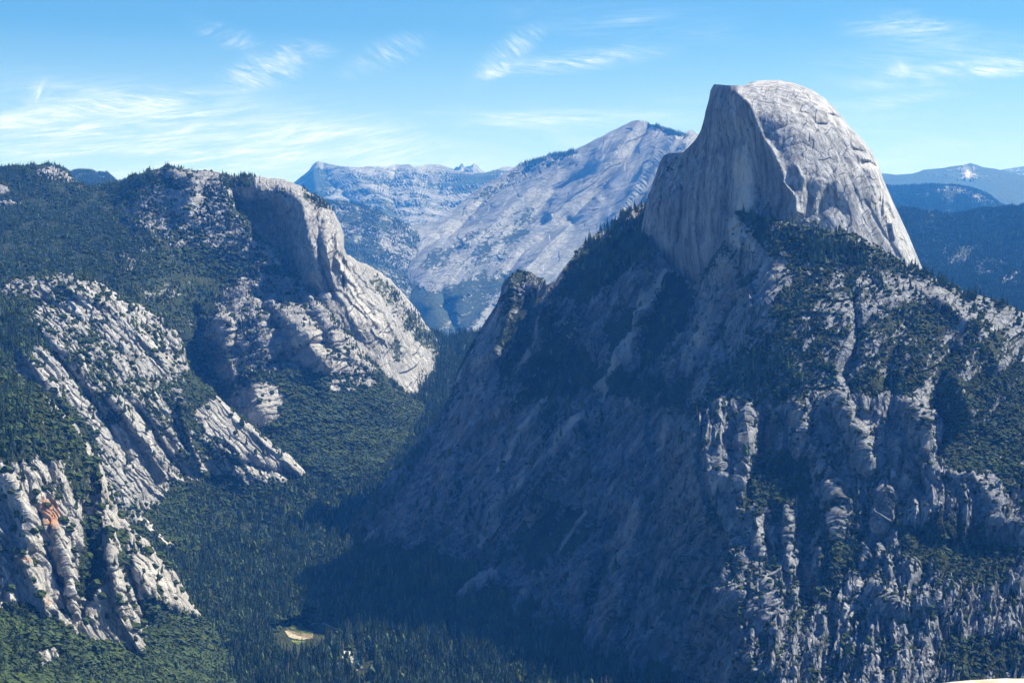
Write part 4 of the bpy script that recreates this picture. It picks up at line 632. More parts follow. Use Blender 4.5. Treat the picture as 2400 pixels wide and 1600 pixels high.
                   (0.85, 12, [(770, 1300), (860, 1290), (1000, 1290), (1130, 1330), (1200, 1420), (1300, 1500), (1350, 1740), (770, 1740)]), (0.35, 10, [(1040, 1240), (1110, 1230), (1130, 1280), (1060, 1300)]), (0.3, 6, [(1060, 1400), (1160, 1330), (1160, 1370), (1080, 1420)]), (0.25, 6, [(1130, 1470), (1180, 1430), (1240, 1390), (1230, 1440), (1190, 1490)]), (0.7, 12, [(1230, 1260), (1330, 1180), (1380, 1210), (1330, 1320), (1250, 1360)]),
                   (0.08, 12, [(1500, 1140), (1600, 1080), (1640, 1200), (1600, 1300), (1480, 1400), (1400, 1410), (1440, 1300)]), (0.1, 12, [(1540, 1430), (1590, 1400), (1600, 1560), (1560, 1580)]),
                   (0.05, 6, [(1515, 640), (1500, 720), (1494, 790), (1470, 840)], 'L'), (0.05, 9, [(1470, 840), (1435, 880), (1410, 935)], 'L'), (0.05, 5, [(1560, 640), (1530, 690), (1512, 730)], 'L'), (0.05, 6, [(1380, 980), (1350, 1005), (1290, 1060), (1240, 1110), (1190, 1160), (1150, 1210)], 'L'), (0.05, 7, [(1280, 930), (1240, 990), (1200, 1060), (1170, 1100)], 'L'),
                    (0.05, 6, [(1220, 1140), (1190, 1180), (1160, 1230), (1120, 1270)], 'L'), (0.08, 5, [(1370, 1200), (1320, 1270), (1280, 1330), (1250, 1370)], 'L'), (0.05, 12, [(1235, 1390), (1200, 1430), (1150, 1470)], 'L'), (0.08, 10, [(1155, 1340), (1100, 1370), (1070, 1400)], 'L'), (0.1, 5, [(1260, 720), (1250, 790), (1220, 850)], 'L'), (0.1, 6, [(1120, 900), (1100, 960), (1080, 1020)], 'L'),
                    (0.1, 6, [(1560, 960), (1550, 1010), (1540, 1050)], 'L'), (0.15, 12, [(1150, 880), (1100, 1020), (1040, 1120), (960, 1210)], 'L'), (0.1, 8, [(990, 1160), (920, 1230), (850, 1275), (800, 1295)], 'L'), (0.1, 14, [(1700, 620), (1680, 720), (1640, 800), (1600, 860)], 'L'), (0.15, 12, [(1560, 850), (1590, 780)], 'L'), (0.15, 16, [(1500, 1180), (1440, 1330)], 'L'),
                   # shoulder
                   (0.62, 14, [(1740, 505), (1840, 520), (1980, 548), (2110, 620), (2050, 640), (1900, 600), (1800, 580)]), (0.1, 7, [(1704, 520), (1721, 498), (1745, 530), (1790, 590), (1830, 620), (1790, 650), (1740, 600), (1704, 570)]), (0.15, 8, [(1770, 640), (1850, 610), (1870, 640), (1800, 680), (1760, 720), (1756, 690)]), (0.2, 8, [(1755, 720), (1800, 690), (1790, 760), (1760, 780)]),
                   (0.55, 16, [(1850, 620), (1990, 640), (2020, 680), (1930, 690), (1880, 740), (1940, 820), (1950, 900), (1870, 940), (1800, 960), (1700, 900), (1660, 890), (1760, 820), (1830, 760), (1820, 680)]), (0.24, 12, [(2000, 650), (2130, 640), (2300, 700), (2420, 750), (2400, 780), (2200, 720), (2050, 690)]), (0.28, 12, [(1900, 720), (2020, 680), (2140, 690), (2080, 740), (1960, 770)]),
                   (0.06, 6, [(1970, 780), (2000, 790), (1990, 850), (2010, 880), (1970, 920), (1960, 880), (1975, 830)]), (0.8, 12, [(1990, 900), (2090, 880), (2130, 920), (2060, 960), (1990, 945)]), (0.35, 10, [(2220, 780), (2260, 790), (2250, 880), (2200, 930), (2170, 900), (2220, 850)]),
                   (0.3, 12, WALL), (0.05, 10, [(2050, 950), (2110, 925), (2190, 970), (2200, 1010), (2160, 1080), (2100, 1100), (2050, 1060), (1960, 1000)]), (0.08, 8, [(1920, 940), (1960, 930), (2030, 1040), (2050, 1100), (1990, 1070)]), (0.08, 8, [(1620, 1000), (1700, 980), (1720, 1050), (1700, 1160), (1640, 1180), (1615, 1080)]), (0.66, 14, [(2200, 900), (2400, 850), (2550, 900), (2550, 1150), (2400, 1120), (2330, 1120), (2200, 1100), (2220, 1000)]),
                   (0.72, 12, [(1740, 1110), (1830, 1050), (1900, 1080), (1890, 1170), (1800, 1190), (1730, 1180)]), (0.12, 8, [(2150, 1130), (2230, 1110), (2330, 1110), (2330, 1200), (2200, 1200), (2140, 1180)]), (0.7, 12, [(2110, 1230), (2300, 1230), (2400, 1330), (2350, 1420), (2200, 1340), (2110, 1320)]), (0.15, 8, [(2300, 1230), (2400, 1210), (2420, 1290), (2330, 1280)]), (0.6, 10, [(1930, 1280), (2010, 1260), (2020, 1340), (1940, 1400)]), (0.15, 8, [(2040, 1390), (2170, 1370), (2180, 1430), (2080, 1480), (2040, 1440)]),
                   (0.7, 10, [(2200, 1500), (2340, 1470), (2420, 1560), (2300, 1600), (2210, 1550)]), (0.15, 8, [(2240, 1470), (2300, 1450), (2370, 1490), (2340, 1520)])]),
        pale=(0.0, [(1.00, 9.0, [(1515, 640), (1500, 720), (1494, 790), (1470, 840)], 'L'), (1.00, 13.5, [(1470, 840), (1435, 880), (1410, 935)], 'L'), (1.00, 7.5, [(1560, 640), (1530, 690), (1512, 730)], 'L'), (1.00, 9.0, [(1380, 980), (1350, 1005), (1290, 1060), (1240, 1110), (1190, 1160), (1150, 1210)], 'L'), (0.97, 10.5, [(1280, 930), (1240, 990), (1200, 1060), (1170, 1100)], 'L'),
                    (0.97, 9.0, [(1220, 1140), (1190, 1180), (1160, 1230), (1120, 1270)], 'L'), (0.92, 7.5, [(1370, 1200), (1320, 1270), (1280, 1330), (1250, 1370)], 'L'), (0.97, 18.0, [(1235, 1390), (1200, 1430), (1150, 1470)], 'L'), (0.92, 15.0, [(1155, 1340), (1100, 1370), (1070, 1400)], 'L'), (0.82, 7.5, [(1260, 720), (1250, 790), (1220, 850)], 'L'), (0.82, 9.0, [(1120, 900), (1100, 960), (1080, 1020)], 'L'),
                    (0.82, 9.0, [(1560, 960), (1550, 1010), (1540, 1050)], 'L'), (0.72, 18.0, [(1150, 880), (1100, 1020), (1040, 1120), (960, 1210)], 'L'), (0.87, 12.0, [(990, 1160), (920, 1230), (850, 1275), (800, 1295)], 'L'), (0.72, 21.0, [(1700, 620), (1680, 720), (1640, 800), (1600, 860)], 'L'), (0.62, 18.0, [(1560, 850), (1590, 780)], 'L'), (0.62, 24.0, [(1500, 1180), (1440, 1330)], 'L'), (0.25, 14, [(1130, 780), (1180, 720), (1150, 900), (1120, 1030), (1070, 1110), (960, 1230), (850, 1290), (930, 1180), (1050, 1020)]), (0.7, 6, [(1400, 545), (1518, 470), (1510, 500), (1450, 540), (1405, 556)]), (0.6, 4, [(1306, 655), (1370, 590), (1380, 605), (1330, 650), (1310, 670)]), (0.7, 4, [(1500, 700), (1510, 705), (1498, 790), (1460, 860), (1410, 940), (1400, 930), (1450, 850), (1488, 780)]),
                    (0.6, 4, [(1540, 640), (1545, 650), (1520, 700), (1512, 700)]), (0.6, 4, [(1350, 1000), (1358, 1008), (1230, 1120), (1130, 1250), (1120, 1240), (1210, 1110)]), (0.55, 4, [(1230, 1140), (1170, 1230), (1150, 1240), (1200, 1150)]), (0.6, 4, [(1300, 1240), (1312, 1250), (1250, 1350), (1240, 1345)]), (0.6, 4, [(1180, 1420), (1235, 1385), (1230, 1430), (1195, 1460), (1140, 1470)]), (0.5, 4, [(1080, 1390), (1155, 1335), (1155, 1355), (1090, 1400)]),
                    (0.45, 8, [(1650, 650), (1735, 600), (1720, 660), (1660, 790), (1640, 760)]), (0.6, 5, [(1704, 520), (1721, 498), (1745, 535), (1780, 590), (1740, 590), (1706, 570)]), (0.45, 8, [(1770, 640), (1850, 610), (1870, 640), (1800, 680), (1760, 720)]), (0.35, 8, [(2000, 650), (2130, 640), (2300, 700), (2420, 750), (2400, 770), (2200, 720)]), (0.6, 5, [(1860, 612), (1960, 612), (2010, 625), (1950, 630), (1870, 622)]),
                    (0.4, 6, [(1970, 780), (2000, 790), (1990, 850), (2010, 880), (1970, 920), (1960, 880)]), (0.35, 8, [(2050, 950), (2110, 925), (2190, 970), (2190, 1080), (2130, 1120), (2050, 1060)]), (0.35, 6, [(1950, 960), (2040, 1080), (2020, 1090), (1940, 990)]), (0.5, 4, [(2180, 1070), (2130, 1130), (2080, 1230), (2040, 1350), (2020, 1400), (2010, 1390), (2060, 1250), (2110, 1140)]), (0.3, 8, [(1620, 1000), (1700, 980), (1720, 1050), (1700, 1160), (1640, 1180)])]),
        stain=(0, [(0.35, 8, [(1095, 900), (1130, 890), (1120, 960), (1090, 960)]), (0.4, 5, [(2280, 1110), (2310, 1108), (2310, 1118), (2280, 1118)]), (0.4, 6, [(2330, 1420), (2400, 1430), (2400, 1450), (2340, 1440)])]),
        forest=(0.04, [(0.6, 5, [(1370, 575), (1400, 546), (1510, 480), (1530, 580), (1470, 620), (1400, 640), (1340, 640)]), (1.3, 10, [(1840, 540), (1990, 560), (2040, 620), (1900, 620), (1850, 590)]), (0.15, 10, [(1760, 510), (1860, 540), (1860, 600), (1800, 590)]), (0.35, 6, [(2100, 614), (2162, 634), (2269, 684), (2320, 700), (2310, 712), (2200, 680), (2100, 640)]), (0.12, 10, [(1850, 620), (2100, 640), (2300, 720), (2100, 760), (1900, 700)]),
                       (0.5, 12, [(1830, 680), (1900, 700), (1940, 820), (1930, 900), (1850, 940), (1700, 900), (1660, 880), (1760, 820), (1820, 760)]), (0.9, 10, [(860, 1300), (1000, 1300), (1130, 1340), (1200, 1420), (1300, 1520), (1350, 1740), (770, 1740), (770, 1310)]), (0.05, 4, [(1060, 1400), (1160, 1330), (1160, 1370), (1080, 1420)]), (0.0, 5, [(1130, 1470), (1180, 1430), (1240, 1390), (1230, 1440), (1190, 1490)]),
                       (0.5, 8, [(770, 1300), (930, 1120), (1010, 1010), (1000, 1060), (900, 1200), (830, 1290)]), (0.5, 8, [(1500, 560), (1530, 600), (1470, 650), (1400, 660)])], (15, 34)),
        bush=(0.4, [(0.05, 12, FACE), (0.55, 12, [(1850, 620), (1990, 640), (2020, 680), (1930, 690), (1880, 740), (1940, 820), (1950, 900), (1870, 940), (1800, 960), (1700, 900), (1660, 890), (1760, 820), (1830, 760), (1820, 680)]), (1.4, 12, [(2200, 900), (2400, 850), (2550, 900), (2550, 1150), (2400, 1120), (2200, 1100), (2220, 1000)]), (0.5, 14, WALL)], (3, 7)),
        label='dark flank, pillar and brushy shoulder of rock below the great dome', cat='mountain')

# ------------------------------------------------------------------ trees
def foliage_mat(name, a, b, sc_=0.4):
    m, t, bs = newmat(name)
    pos = t.node('ShaderNodeNewGeometry').outputs['Position']
    oi = t.node('ShaderNodeObjectInfo')
    n = t.noise(pos, sc_, 3, 0.6)
    mid = t.mix(oi.outputs['Random'], a, b)
    big = t.noise(pos, 0.012, 3, 0.5)
    col = t.mix(t.ramp(n, 0.35, 0.7), mid, tuple(x * 1.5 for x in b))
    col = t.mix(t.math('MULTIPLY', t.ramp(big, 0.45, 0.62), 0.45), col, tuple(x * 0.55 for x in a))
    t.link(col, bs.inputs['Base Color']); return m
M_CON = foliage_mat('needles', (0.012, 0.026, 0.011), (0.052, 0.084, 0.036))
M_BUSH = foliage_mat('leaves', (0.016, 0.030, 0.010), (0.038, 0.058, 0.018))
M_BARK = plain_mat('bark', (0.10, 0.075, 0.055), (0.16, 0.125, 0.095), 1.0)
def tri_pad(fs): return np.array([f if len(f) == 4 else (*f, f[2]) for f in fs])
def conifer_mesh(seed, tiers, seg, width):
    r = np.random.default_rng(seed); V = []; Fc = []
    for k in range(tiers):
        f = k / tiers
        z0 = 0.10 + 0.80 * f ** 0.95; z1 = min(1.0, z0 + 0.26 * (1.15 - f)) if k < tiers - 1 else 1.0
        rad = width * (1 - f) ** 0.8 * (0.85 + 0.3 * r.random()) + 0.012
        c = len(V); lean = (r.random(2) - .5) * 0.02
        V.append((lean[0], lean[1], z1)); ph = r.random() * 6.28
        ring = []
        for s in range(seg * 2):
            a = ph + math.pi * s / seg
            rr = rad * ((0.75 + 0.5 * r.random()) if s % 2 == 0 else (0.30 + 0.2 * r.random()))
            zz = z0 + (-0.035 if s % 2 == 0 else 0.03) + 0.02 * (r.random() - .5)
            ring.append(len(V)); V.append((math.cos(a) * rr, math.sin(a) * rr, zz))
        for s in range(seg * 2):
            Fc.append((c, ring[s], ring[(s + 1) % (seg * 2)]))
    return np.array(V), np.array(Fc)
def trunk_mesh(rad, top, n=6):
    V = []; Fc = []
    for k, (z, s) in enumerate(((-0.04, 1.2), (0.1, 0.9), (top * .6, 0.6), (top, 0.15))):
        for i in range(n):
            a = 6.2832 * i / n; V.append((math.cos(a) * rad * s, math.sin(a) * rad * s, z))
    for k in range(3):
        for i in range(n):
            Fc.append((k * n + i, k * n + (i + 1) % n, (k + 1) * n + (i + 1) % n, (k + 1) * n + i))
    return np.array(V), np.array(Fc)
def leafy_mesh(seed, n, wid):
    """a broad uneven crown: a few lobes, each a cloud of small leaf clumps with gaps between"""
    r = np.random.default_rng(seed); V = []; Fc = []
    lobes = [(r.normal(0, wid * .45), r.normal(0, wid * .45), 0.48 + 0.28 * r.random(), 0.20 + 0.14 * r.random()) for _ in range(6)]
    for i in range(n):
        lx, ly, lz, lr = lobes[i % 6]
        d = r.normal(size=3); d /= np.linalg.norm(d); rr = lr * (0.55 + 0.5 * r.random())
        c = np.array([lx + d[0] * rr * wid * 2, ly + d[1] * rr * wid * 2, lz + d[2] * rr * 0.9]); s = 0.055 + 0.05 * r.random()
        nrm = d + r.normal(size=3) * 0.5; nrm /= np.linalg.norm(nrm)
        t1 = np.cross(nrm, (0.3, 0.2, 1)); t1 /= np.linalg.norm(t1) + 1e-9; t2 = np.cross(nrm, t1)
        b = len(V)
        for q in range(4):
            a = q * 1.5708 + r.random() * .6
            V.append(tuple(c + (t1 * math.cos(a) + t2 * math.sin(a)) * s * (0.7 + 0.7 * r.random()) + nrm * s * 0.3 * (q % 2)))
        Fc.append((b, b + 1, b + 2, b + 3))
    return np.array(V), np.array(Fc)
def shrub_mesh(seed):
    r = np.random.default_rng(seed); n = 9
    V = [(0, 0, 1.0)]; Fc = []
    for k, (z, rad) in enumerate(((0.82, 0.42), (0.5, 0.72), (0.15, 0.78), (-0.3, 0.6))):
        for i in range(n):
            a = 6.2832 * i / n + k * .35; q = rad * (0.65 + 0.6 * r.random()); V.append((math.cos(a) * q, math.sin(a) * q, z + 0.28 * (r.random() - .5)))
    for i in range(n): Fc.append((0, 1 + i, 1 + (i + 1) % n, 1 + (i + 1) % n))
    F3 = [(0, 1 + i, 1 + (i + 1) % n) for i in range(n)]
    for k in range(3):
        for i in range(n):
            a, b, c, d = 1 + k * n + i, 1 + k * n + (i + 1) % n, 1 + (k + 1) * n + (i + 1) % n, 1 + (k + 1) * n + i
            F3 += [(a, d, c), (a, c, b)]
    return np.array(V), np.array(F3)
A = np.concatenate(TREES); A = A[(A[:, 1] > 500)]
pxy = to_px(A[:, :3]); 
# which of them the picture shows: compare with the nearest ground surface in each direction
ZB = np.full((RH, RW), 1e9)
for s in SURF.values():
    P = s['P']; qx, qy = to_px(P); ix = ((qx - RX0) / RS).astype(int); iy = ((qy - RY0) / RS).astype(int)
    ok = (ix >= 0) & (ix < RW) & (iy >= 0) & (iy < RH); np.minimum.at(ZB, (iy[ok], ix[ok]), P[..., 1][ok])
Ht = A[:, 3]
tx, ty = pxy; topy = ty - Ht / A[:, 1] * F * 0.7
def vis(x, y):
    ix = np.clip(((x - RX0) / RS).astype(int), 0, RW - 1); iy = np.clip(((y - RY0) / RS).astype(int), 0, RH - 1)
    return A[:, 1] < ZB[iy, ix] + 40
inpic = (tx > 12) & (tx < 2388) & (topy > 5) & (ty < 1592) & vis(tx, topy)
size = Ht / A[:, 1] * inpic
# trees in the open count before those lost in the crowd of a wood
def pick(kind, n):
    idx = np.nonzero((A[:, 4] == kind) & inpic)[0]
    return idx[np.argsort(-size[idx])][:n]
srcs = {}
for k, (t_, s_, w_) in enumerate(((9, 6, 0.15), (8, 6, 0.12), (9, 5, 0.17), (7, 6, 0.19), (8, 5, 0.10), (9, 6, 0.14), (6, 6, 0.21), (10, 6, 0.13), (8, 6, 0.16))):
    V, Fc = conifer_mesh(20 + k, t_, s_, w_); srcs['conifer_%d' % k] = (V, Fc, M_CON)
def snag_mesh(seed):
    r = np.random.default_rng(seed); V, Fc = trunk_mesh(0.016, 0.95, 4); V = list(map(tuple, V)); Fc = [tuple(f) for f in Fc]
    for k in range(16):
        z = 0.25 + 0.65 * r.random(); a = r.random() * 6.28; L_ = 0.09 * (1.1 - z) + 0.02; b = len(V); dx, dy = math.cos(a), math.sin(a)
        V += [(0, 0, z), (dx * L_, dy * L_, z + 0.03), (dx * L_ * .9, dy * L_ * .9, z + 0.045), (0, 0, z + 0.02)]; Fc.append((b, b + 1, b + 2, b + 3))
    return np.array(V), np.array(Fc)
V, Fc = snag_mesh(5); srcs['snag'] = (V, Fc, plain_mat('dead_wood', (0.20, 0.19, 0.18), (0.32, 0.31, 0.30), 0.5))
M_PALE = foliage_mat('pale_leaves', (0.035, 0.062, 0.016), (0.075, 0.105, 0.030))
for k in range(2):
    V, Fc = shrub_mesh(70 + k); V = V * np.array([0.30, 0.30, 0.62]) + np.array([0, 0, 0.05]); srcs['broad_%d' % k] = (V, Fc, M_PALE)
for k in range(4):
    V, Fc = shrub_mesh(50 + k); srcs['bush_%d' % k] = (V, Fc, M_BUSH)
big = {0: pick(0, 300), 1: pick(1, 300)}
rest = np.ones(len(A), bool); rest[big[0]] = False; rest[big[1]] = False
print('plants', len(A), 'conifers', int((A[:, 4] == 0).sum()), 'in view', int(inpic.sum()))
def mass(name, sel, keys, label, cat, w=(0.85, 1.2)):
    pts = A[sel]
    me = bpy.data.meshes.new(name); me.vertices.add(len(pts)); me.vertices.foreach_set('co', np.ascontiguousarray(pts[:, :3], np.float32).ravel())
    def fa(n_, typ, arr, prop='value'):
        a = me.attributes.new(n_, typ, 'POINT'); a.data.foreach_set(prop, arr)
    n = len(pts); wv = rng.uniform(*w, n)
    fa('size', 'FLOAT_VECTOR', np.column_stack([pts[:, 3] * wv, pts[:, 3] * wv, pts[:, 3]]).astype(np.float32).ravel(), 'vector')
    fa('turn', 'FLOAT_VECTOR', np.column_stack([rng.normal(0, .03, n), rng.normal(0, .03, n), rng.random(n) * 6.28]).astype(np.float32).ravel(), 'vector')
    fa('pick', 'INT', rng.integers(0, len(keys), n).astype(np.int32))
    o = bpy.data.objects.new(name, me); COL.objects.link(o)
    g = bpy.data.node_groups.new(name, 'GeometryNodeTree')
    g.interface.new_socket('Geometry', in_out='INPUT', socket_type='NodeSocketGeometry'); g.interface.new_socket('Geometry', in_out='OUTPUT', socket_type='NodeSocketGeometry')
    N = g.nodes; L = g.links; gi = N.new('NodeGroupInput'); go = N.new('NodeGroupOutput')
    ip = N.new('GeometryNodeInstanceOnPoints'); ci = N.new('GeometryNodeCollectionInfo')
    src = bpy.data.collections.new(name + '_forms')
    for k_ in keys:
        V, Fc, M = srcs[k_]; src.objects.link(mesh_from(k_ + '_form', V, Fc, M, link=False))
    ci.inputs['Collection'].default_value = src; ci.inputs['Separate Children'].default_value = True; ci.inputs['Reset Children'].default_value = True
    def na(nm, dt):
        a = N.new('GeometryNodeInputNamedAttribute'); a.data_type = dt; a.inputs['Name'].default_value = nm; return a.outputs['Attribute']
    ip.inputs['Pick Instance'].default_value = True
    L.new(gi.outputs[0], ip.inputs['Points']); L.new(ci.outputs[0], ip.inputs['Instance']); L.new(na('pick', 'INT'), ip.inputs['Instance Index'])
    rr = N.new('FunctionNodeEulerToRotation'); L.new(na('turn', 'FLOAT_VECTOR'), rr.inputs[0]); L.new(rr.outputs[0], ip.inputs['Rotation'])
    L.new(na('size', 'FLOAT_VECTOR'), ip.inputs['Scale']); L.new(ip.outputs[0], go.inputs[0])
    md = o.modifiers.new('plants', 'NODES'); md.node_group = g
    tag(o, label, cat, 'stuff'); return o
mass('conifer_forest', rest & (A[:, 4] == 0), ['conifer_0', 'conifer_1', 'conifer_2', 'conifer_3', 'conifer_4', 'conifer_5', 'conifer_6', 'conifer_7', 'conifer_8', 'snag', 'broad_0'], 'dense dark conifer forest covering the valley and slopes', 'forest')
mass('brush', rest & (A[:, 4] == 1), ['bush_0', 'bush_1', 'bush_2', 'bush_3'], 'low green brush scattered over the granite slopes', 'brush', (0.9, 1.5))

# single trees: the ones that show largest, each with trunk and crown
con_forms = []
for k, w_ in enumerate((0.13, 0.16, 0.11)):
    V, Fc = conifer_mesh(120 + k, 15, 7, w_); cm = mesh_from('crown', V, Fc, M_CON, link=False).data
    V, Fc = trunk_mesh(0.014, 0.75); tm = mesh_from('trunk', V, Fc, M_BARK, link=False).data; con_forms.append((cm, tm))
oak_forms = []
for k in range(3):
    V, Fc = leafy_mesh(220 + k, 420, 0.42); cm = mesh_from('crown', V, Fc, M_BUSH, link=False).data
    V, Fc = trunk_mesh(0.04, 0.6); tm = mesh_from('trunk', V, Fc, M_BARK, link=False).data; oak_forms.append((cm, tm))
def place_name(x, y):
    if x < 140 and y < 1110: return 'standing on the dark wooded ledge at the left edge'
    if x < 660 and y >= 1390: return 'in the dense wood at the bottom left corner'
    if x < 500: return 'clinging to the stained cliff at the lower left'
    if x < 1000 and y >= 1390: return 'on the valley floor around the sunlit meadow'
    if x < 1350 and y >= 1150: return 'in the valley woods at the foot of the dark flank'
    if x < 1350: return 'on the wooded slope left of the canyon'
    if x < 1560: return 'on the crest left of the great sheer face'
    if y < 640: return 'in the grove on the saddle under the great dome'
    if x > 2140 and y < 800: return 'along the skyline of the brushy shoulder'
    if y < 980: return 'on the sunlit green shoulder below the saddle'
    return 'on the dark broken wall at the lower right'
for kind, forms, nm, look, cat in ((0, con_forms, 'conifer_tree', 'slender dark conifer', 'conifer'), (1, oak_forms, 'oak_tree', 'low rounded dark green tree', 'tree')):
    for j, i in enumerate(big[kind]):
        x, y, z, h = A[i, :4]; where = place_name(tx[i], ty[i])
        e = bpy.data.objects.new(nm, None); COL.objects.link(e); e.empty_display_size = 2
        e.location = (x, y, z); e.rotation_euler = (0, 0, rng.random() * 6.28); ww = rng.uniform(0.85, 1.2); e.scale = (h * ww, h * ww, h)
        tag(e, look + ' ' + where, cat, group=look + 's ' + where)
        cm, tm = forms[j % 3]
        for part, dat in (('trunk', tm), ('crown', cm)):
            o = bpy.data.objects.new(part, dat); COL.objects.link(o); o.parent = e

# ------------------------------------------------------------------ meadow, sand bar, stream, pool, track on the valley floor
VF = SURF['valley_floor']
def on_floor(px, py):
    # height of the valley floor seen in this direction, bilinear in its own grid
    ny, nx = VF['px'].shape
    fx = np.clip((px + 150) / 2700.0 * (nx - 1), 0, nx - 1.001); fy = np.clip((py - 790) / 950.0 * (ny - 1), 0, ny - 1.001)
    ix = fx.astype(int); iy = fy.astype(int); a = (fx - ix)[..., None]; b = (fy - iy)[..., None]; P = VF['P']
    return (P[iy, ix] * (1 - a) + P[iy, ix + 1] * a) * (1 - b) + (P[iy + 1, ix] * (1 - a) + P[iy + 1, ix + 1] * a) * b
def sheet(name, pts, mat, lift, label, cat):
    pts = np.array(pts, float); c = pts.mean(0); n = len(pts)
    rings = [0.0, 0.25, 0.5, 0.75, 1.0]; dense = []
    for i in range(n):
        for t_ in (0, .25, .5, .75):
            p = pts[i] * (1 - t_) + pts[(i + 1) % n] * t_; dense.append(p + rng.normal(0, 0.35, 2))
    dense = np.array(dense); m = len(dense)
    V = np.concatenate([c + (dense - c) * max(r_, 0.02) for r_ in rings]); P = on_floor(V[:, 0], V[:, 1]); P[:, 2] += lift
    Fc = [(k * m + i, k * m + (i + 1) % m, (k + 1) * m + (i + 1) % m, (k + 1) * m + i) for k in range(4) for i in range(m)]
    return tag(mesh_from(name, P, np.array(Fc), mat, smooth=True), label, cat, 'structure')
M_GRASS = plain_mat('meadow_grass', (0.05, 0.09, 0.02), (0.18, 0.21, 0.06), 0.06, det=6)
M_SAND = plain_mat('river_sand', (0.20, 0.19, 0.11), (0.46, 0.41, 0.29), 0.12)
M_MUD = plain_mat('wet_sand', (0.12, 0.11, 0.06), (0.22, 0.17, 0.11), 0.08)
M_PATH = plain_mat('pale_track', (0.34, 0.33, 0.32), (0.45, 0.44, 0.42), 0.2)
M_DRY = plain_mat('dry_meadow', (0.05, 0.07, 0.03), (0.08, 0.10, 0.045), 0.05)
mw, tw, bw = newmat('river_water'); bw.inputs['Base Color'].default_value = (0.02, 0.05, 0.07, 1); bw.inputs['Roughness'].default_value = 0.12; bw.inputs['Specular IOR Level'].default_value = 0.6
sheet('meadow', [(676, 1466), (690, 1464), (708, 1466), (712, 1474), (735, 1480), (734, 1487), (720, 1490), (702, 1483), (684, 1475)], M_GRASS, 0.6, 'small bright green meadow beside the sand bar', 'meadow')
sheet('meadow', [(682, 1500), (700, 1501), (716, 1503), (708, 1508), (690, 1508)], M_GRASS, 0.4, 'strip of grass in front of the sand bar, among trees', 'meadow')
sheet('sand_bar', [(667, 1478), (680, 1482), (703, 1492), (722, 1498), (712, 1501), (690, 1497), (676, 1492)], M_SAND, 0.9, 'pale sunlit sand bar in the valley woods', 'sand bar')
sheet('wet_sand', [(668, 1474), (690, 1480), (712, 1488), (734, 1485), (733, 1497), (722, 1499), (703, 1491), (680, 1481)], M_MUD, 0.75, 'reddish wet sand along the stream bed', 'sand bar')
sheet('dry_meadow', [(742, 1462), (756, 1461), (798, 1477), (806, 1482), (785, 1484), (750, 1480)], M_DRY, 0.5, 'shaded grass flat inside the bend of the pale track', 'meadow')
def ribbon(name, pts, w, mat, lift, label, cat):
    pts = np.array(pts, float); V = []; n = len(pts)
    t_ = np.linspace(0, n - 1, n * 6); c = np.stack([np.interp(t_, np.arange(n), pts[:, k]) for k in (0, 1)], 1)
    P = on_floor(c[:, 0], c[:, 1]); P[:, 2] += lift; d = np.gradient(P, axis=0)[:, :2]; d /= np.linalg.norm(d, axis=1, keepdims=True)
    nn = np.stack([-d[:, 1], d[:, 0]], 1) * w / 2; a = P.copy(); b = P.copy(); a[:, :2] += nn; b[:, :2] -= nn
    V = np.stack([a, b], 0).reshape(-1, 3); m = len(P)
    return tag(mesh_from(name, V, grid_faces(2, m), mat, smooth=True), label, cat, 'structure')
ribbon('track', [(728, 1463), (742, 1461), (756, 1460), (775, 1467), (798, 1476), (808, 1481), (812, 1487)], 9, M_PATH, 0.9, 'thin pale track curving along the edge of the shade', 'track')
sheet('gravel_flat', [(735, 1453), (775, 1452), (768, 1459), (740, 1459)], M_PATH, 0.7, 'pale gravel patch at the head of the shaded track', 'gravel')
sheet('river', [(832, 1530), (842, 1532), (850, 1545), (851, 1560), (843, 1567), (832, 1560), (830, 1545)], mw, 0.8, 'blue pool of the river beside sunlit boulders', 'river')
def boulder(loc, s, seed, label, group=None, mat=None):
    r = np.random.default_rng(seed); V = []; nu, nv = 12, 8
    for j in range(nv + 1):
        th = math.pi * j / nv
        for i in range(nu):
            ph = 6.2832 * i / nu; d = np.array([math.sin(th) * math.cos(ph), math.sin(th) * math.sin(ph), math.cos(th)])
            V.append(d)
    V = np.array(V); ax = r.normal(size=(9, 3)); ax /= np.linalg.norm(ax, axis=1, keepdims=True); lim = r.uniform(0.6, 0.85, 9)
    rad = np.ones(len(V))
    for a_, l_ in zip(ax, lim):
        dt = V @ a_; rad = np.where(dt > 0.05, np.minimum(rad, l_ / np.maximum(dt, 0.05)), rad)
    V = V * rad[:, None] * np.array(s)
    Fc = [(j * nu + i, (j + 1) * nu + i, (j + 1) * nu + (i + 1) % nu, j * nu + (i + 1) % nu) for j in range(nv) for i in range(nu)]
    o = mesh_from('boulder', V, np.array(Fc), mat or M_LEFTB); o.location = loc; tag(o, label, 'boulder', group=group); return o
M_LEFTB = plain_mat('boulder_granite', (0.22, 0.20, 0.17), (0.40, 0.37, 0.32), 0.3, bump=0.5)
for k, (qx, qy, q) in enumerate(((806, 1537, 7), (815, 1541, 8), (819, 1549, 9), (811, 1553, 7), (823, 1555, 6), (802, 1560, 6), (817, 1562, 7), (845, 1570, 7), (836, 1575, 5), (803, 1545, 5), (812, 1567, 6))):
    p = on_floor(np.array([qx * 1.0]), np.array([qy * 1.0]))[0]
    boulder(tuple(p + np.array([0, 0, q * 0.25])), (q * 0.9, q * 0.8, q * 0.6), 300 + k, 'pale sunlit boulder on the bank beside the blue pool', 'boulders beside the pool')

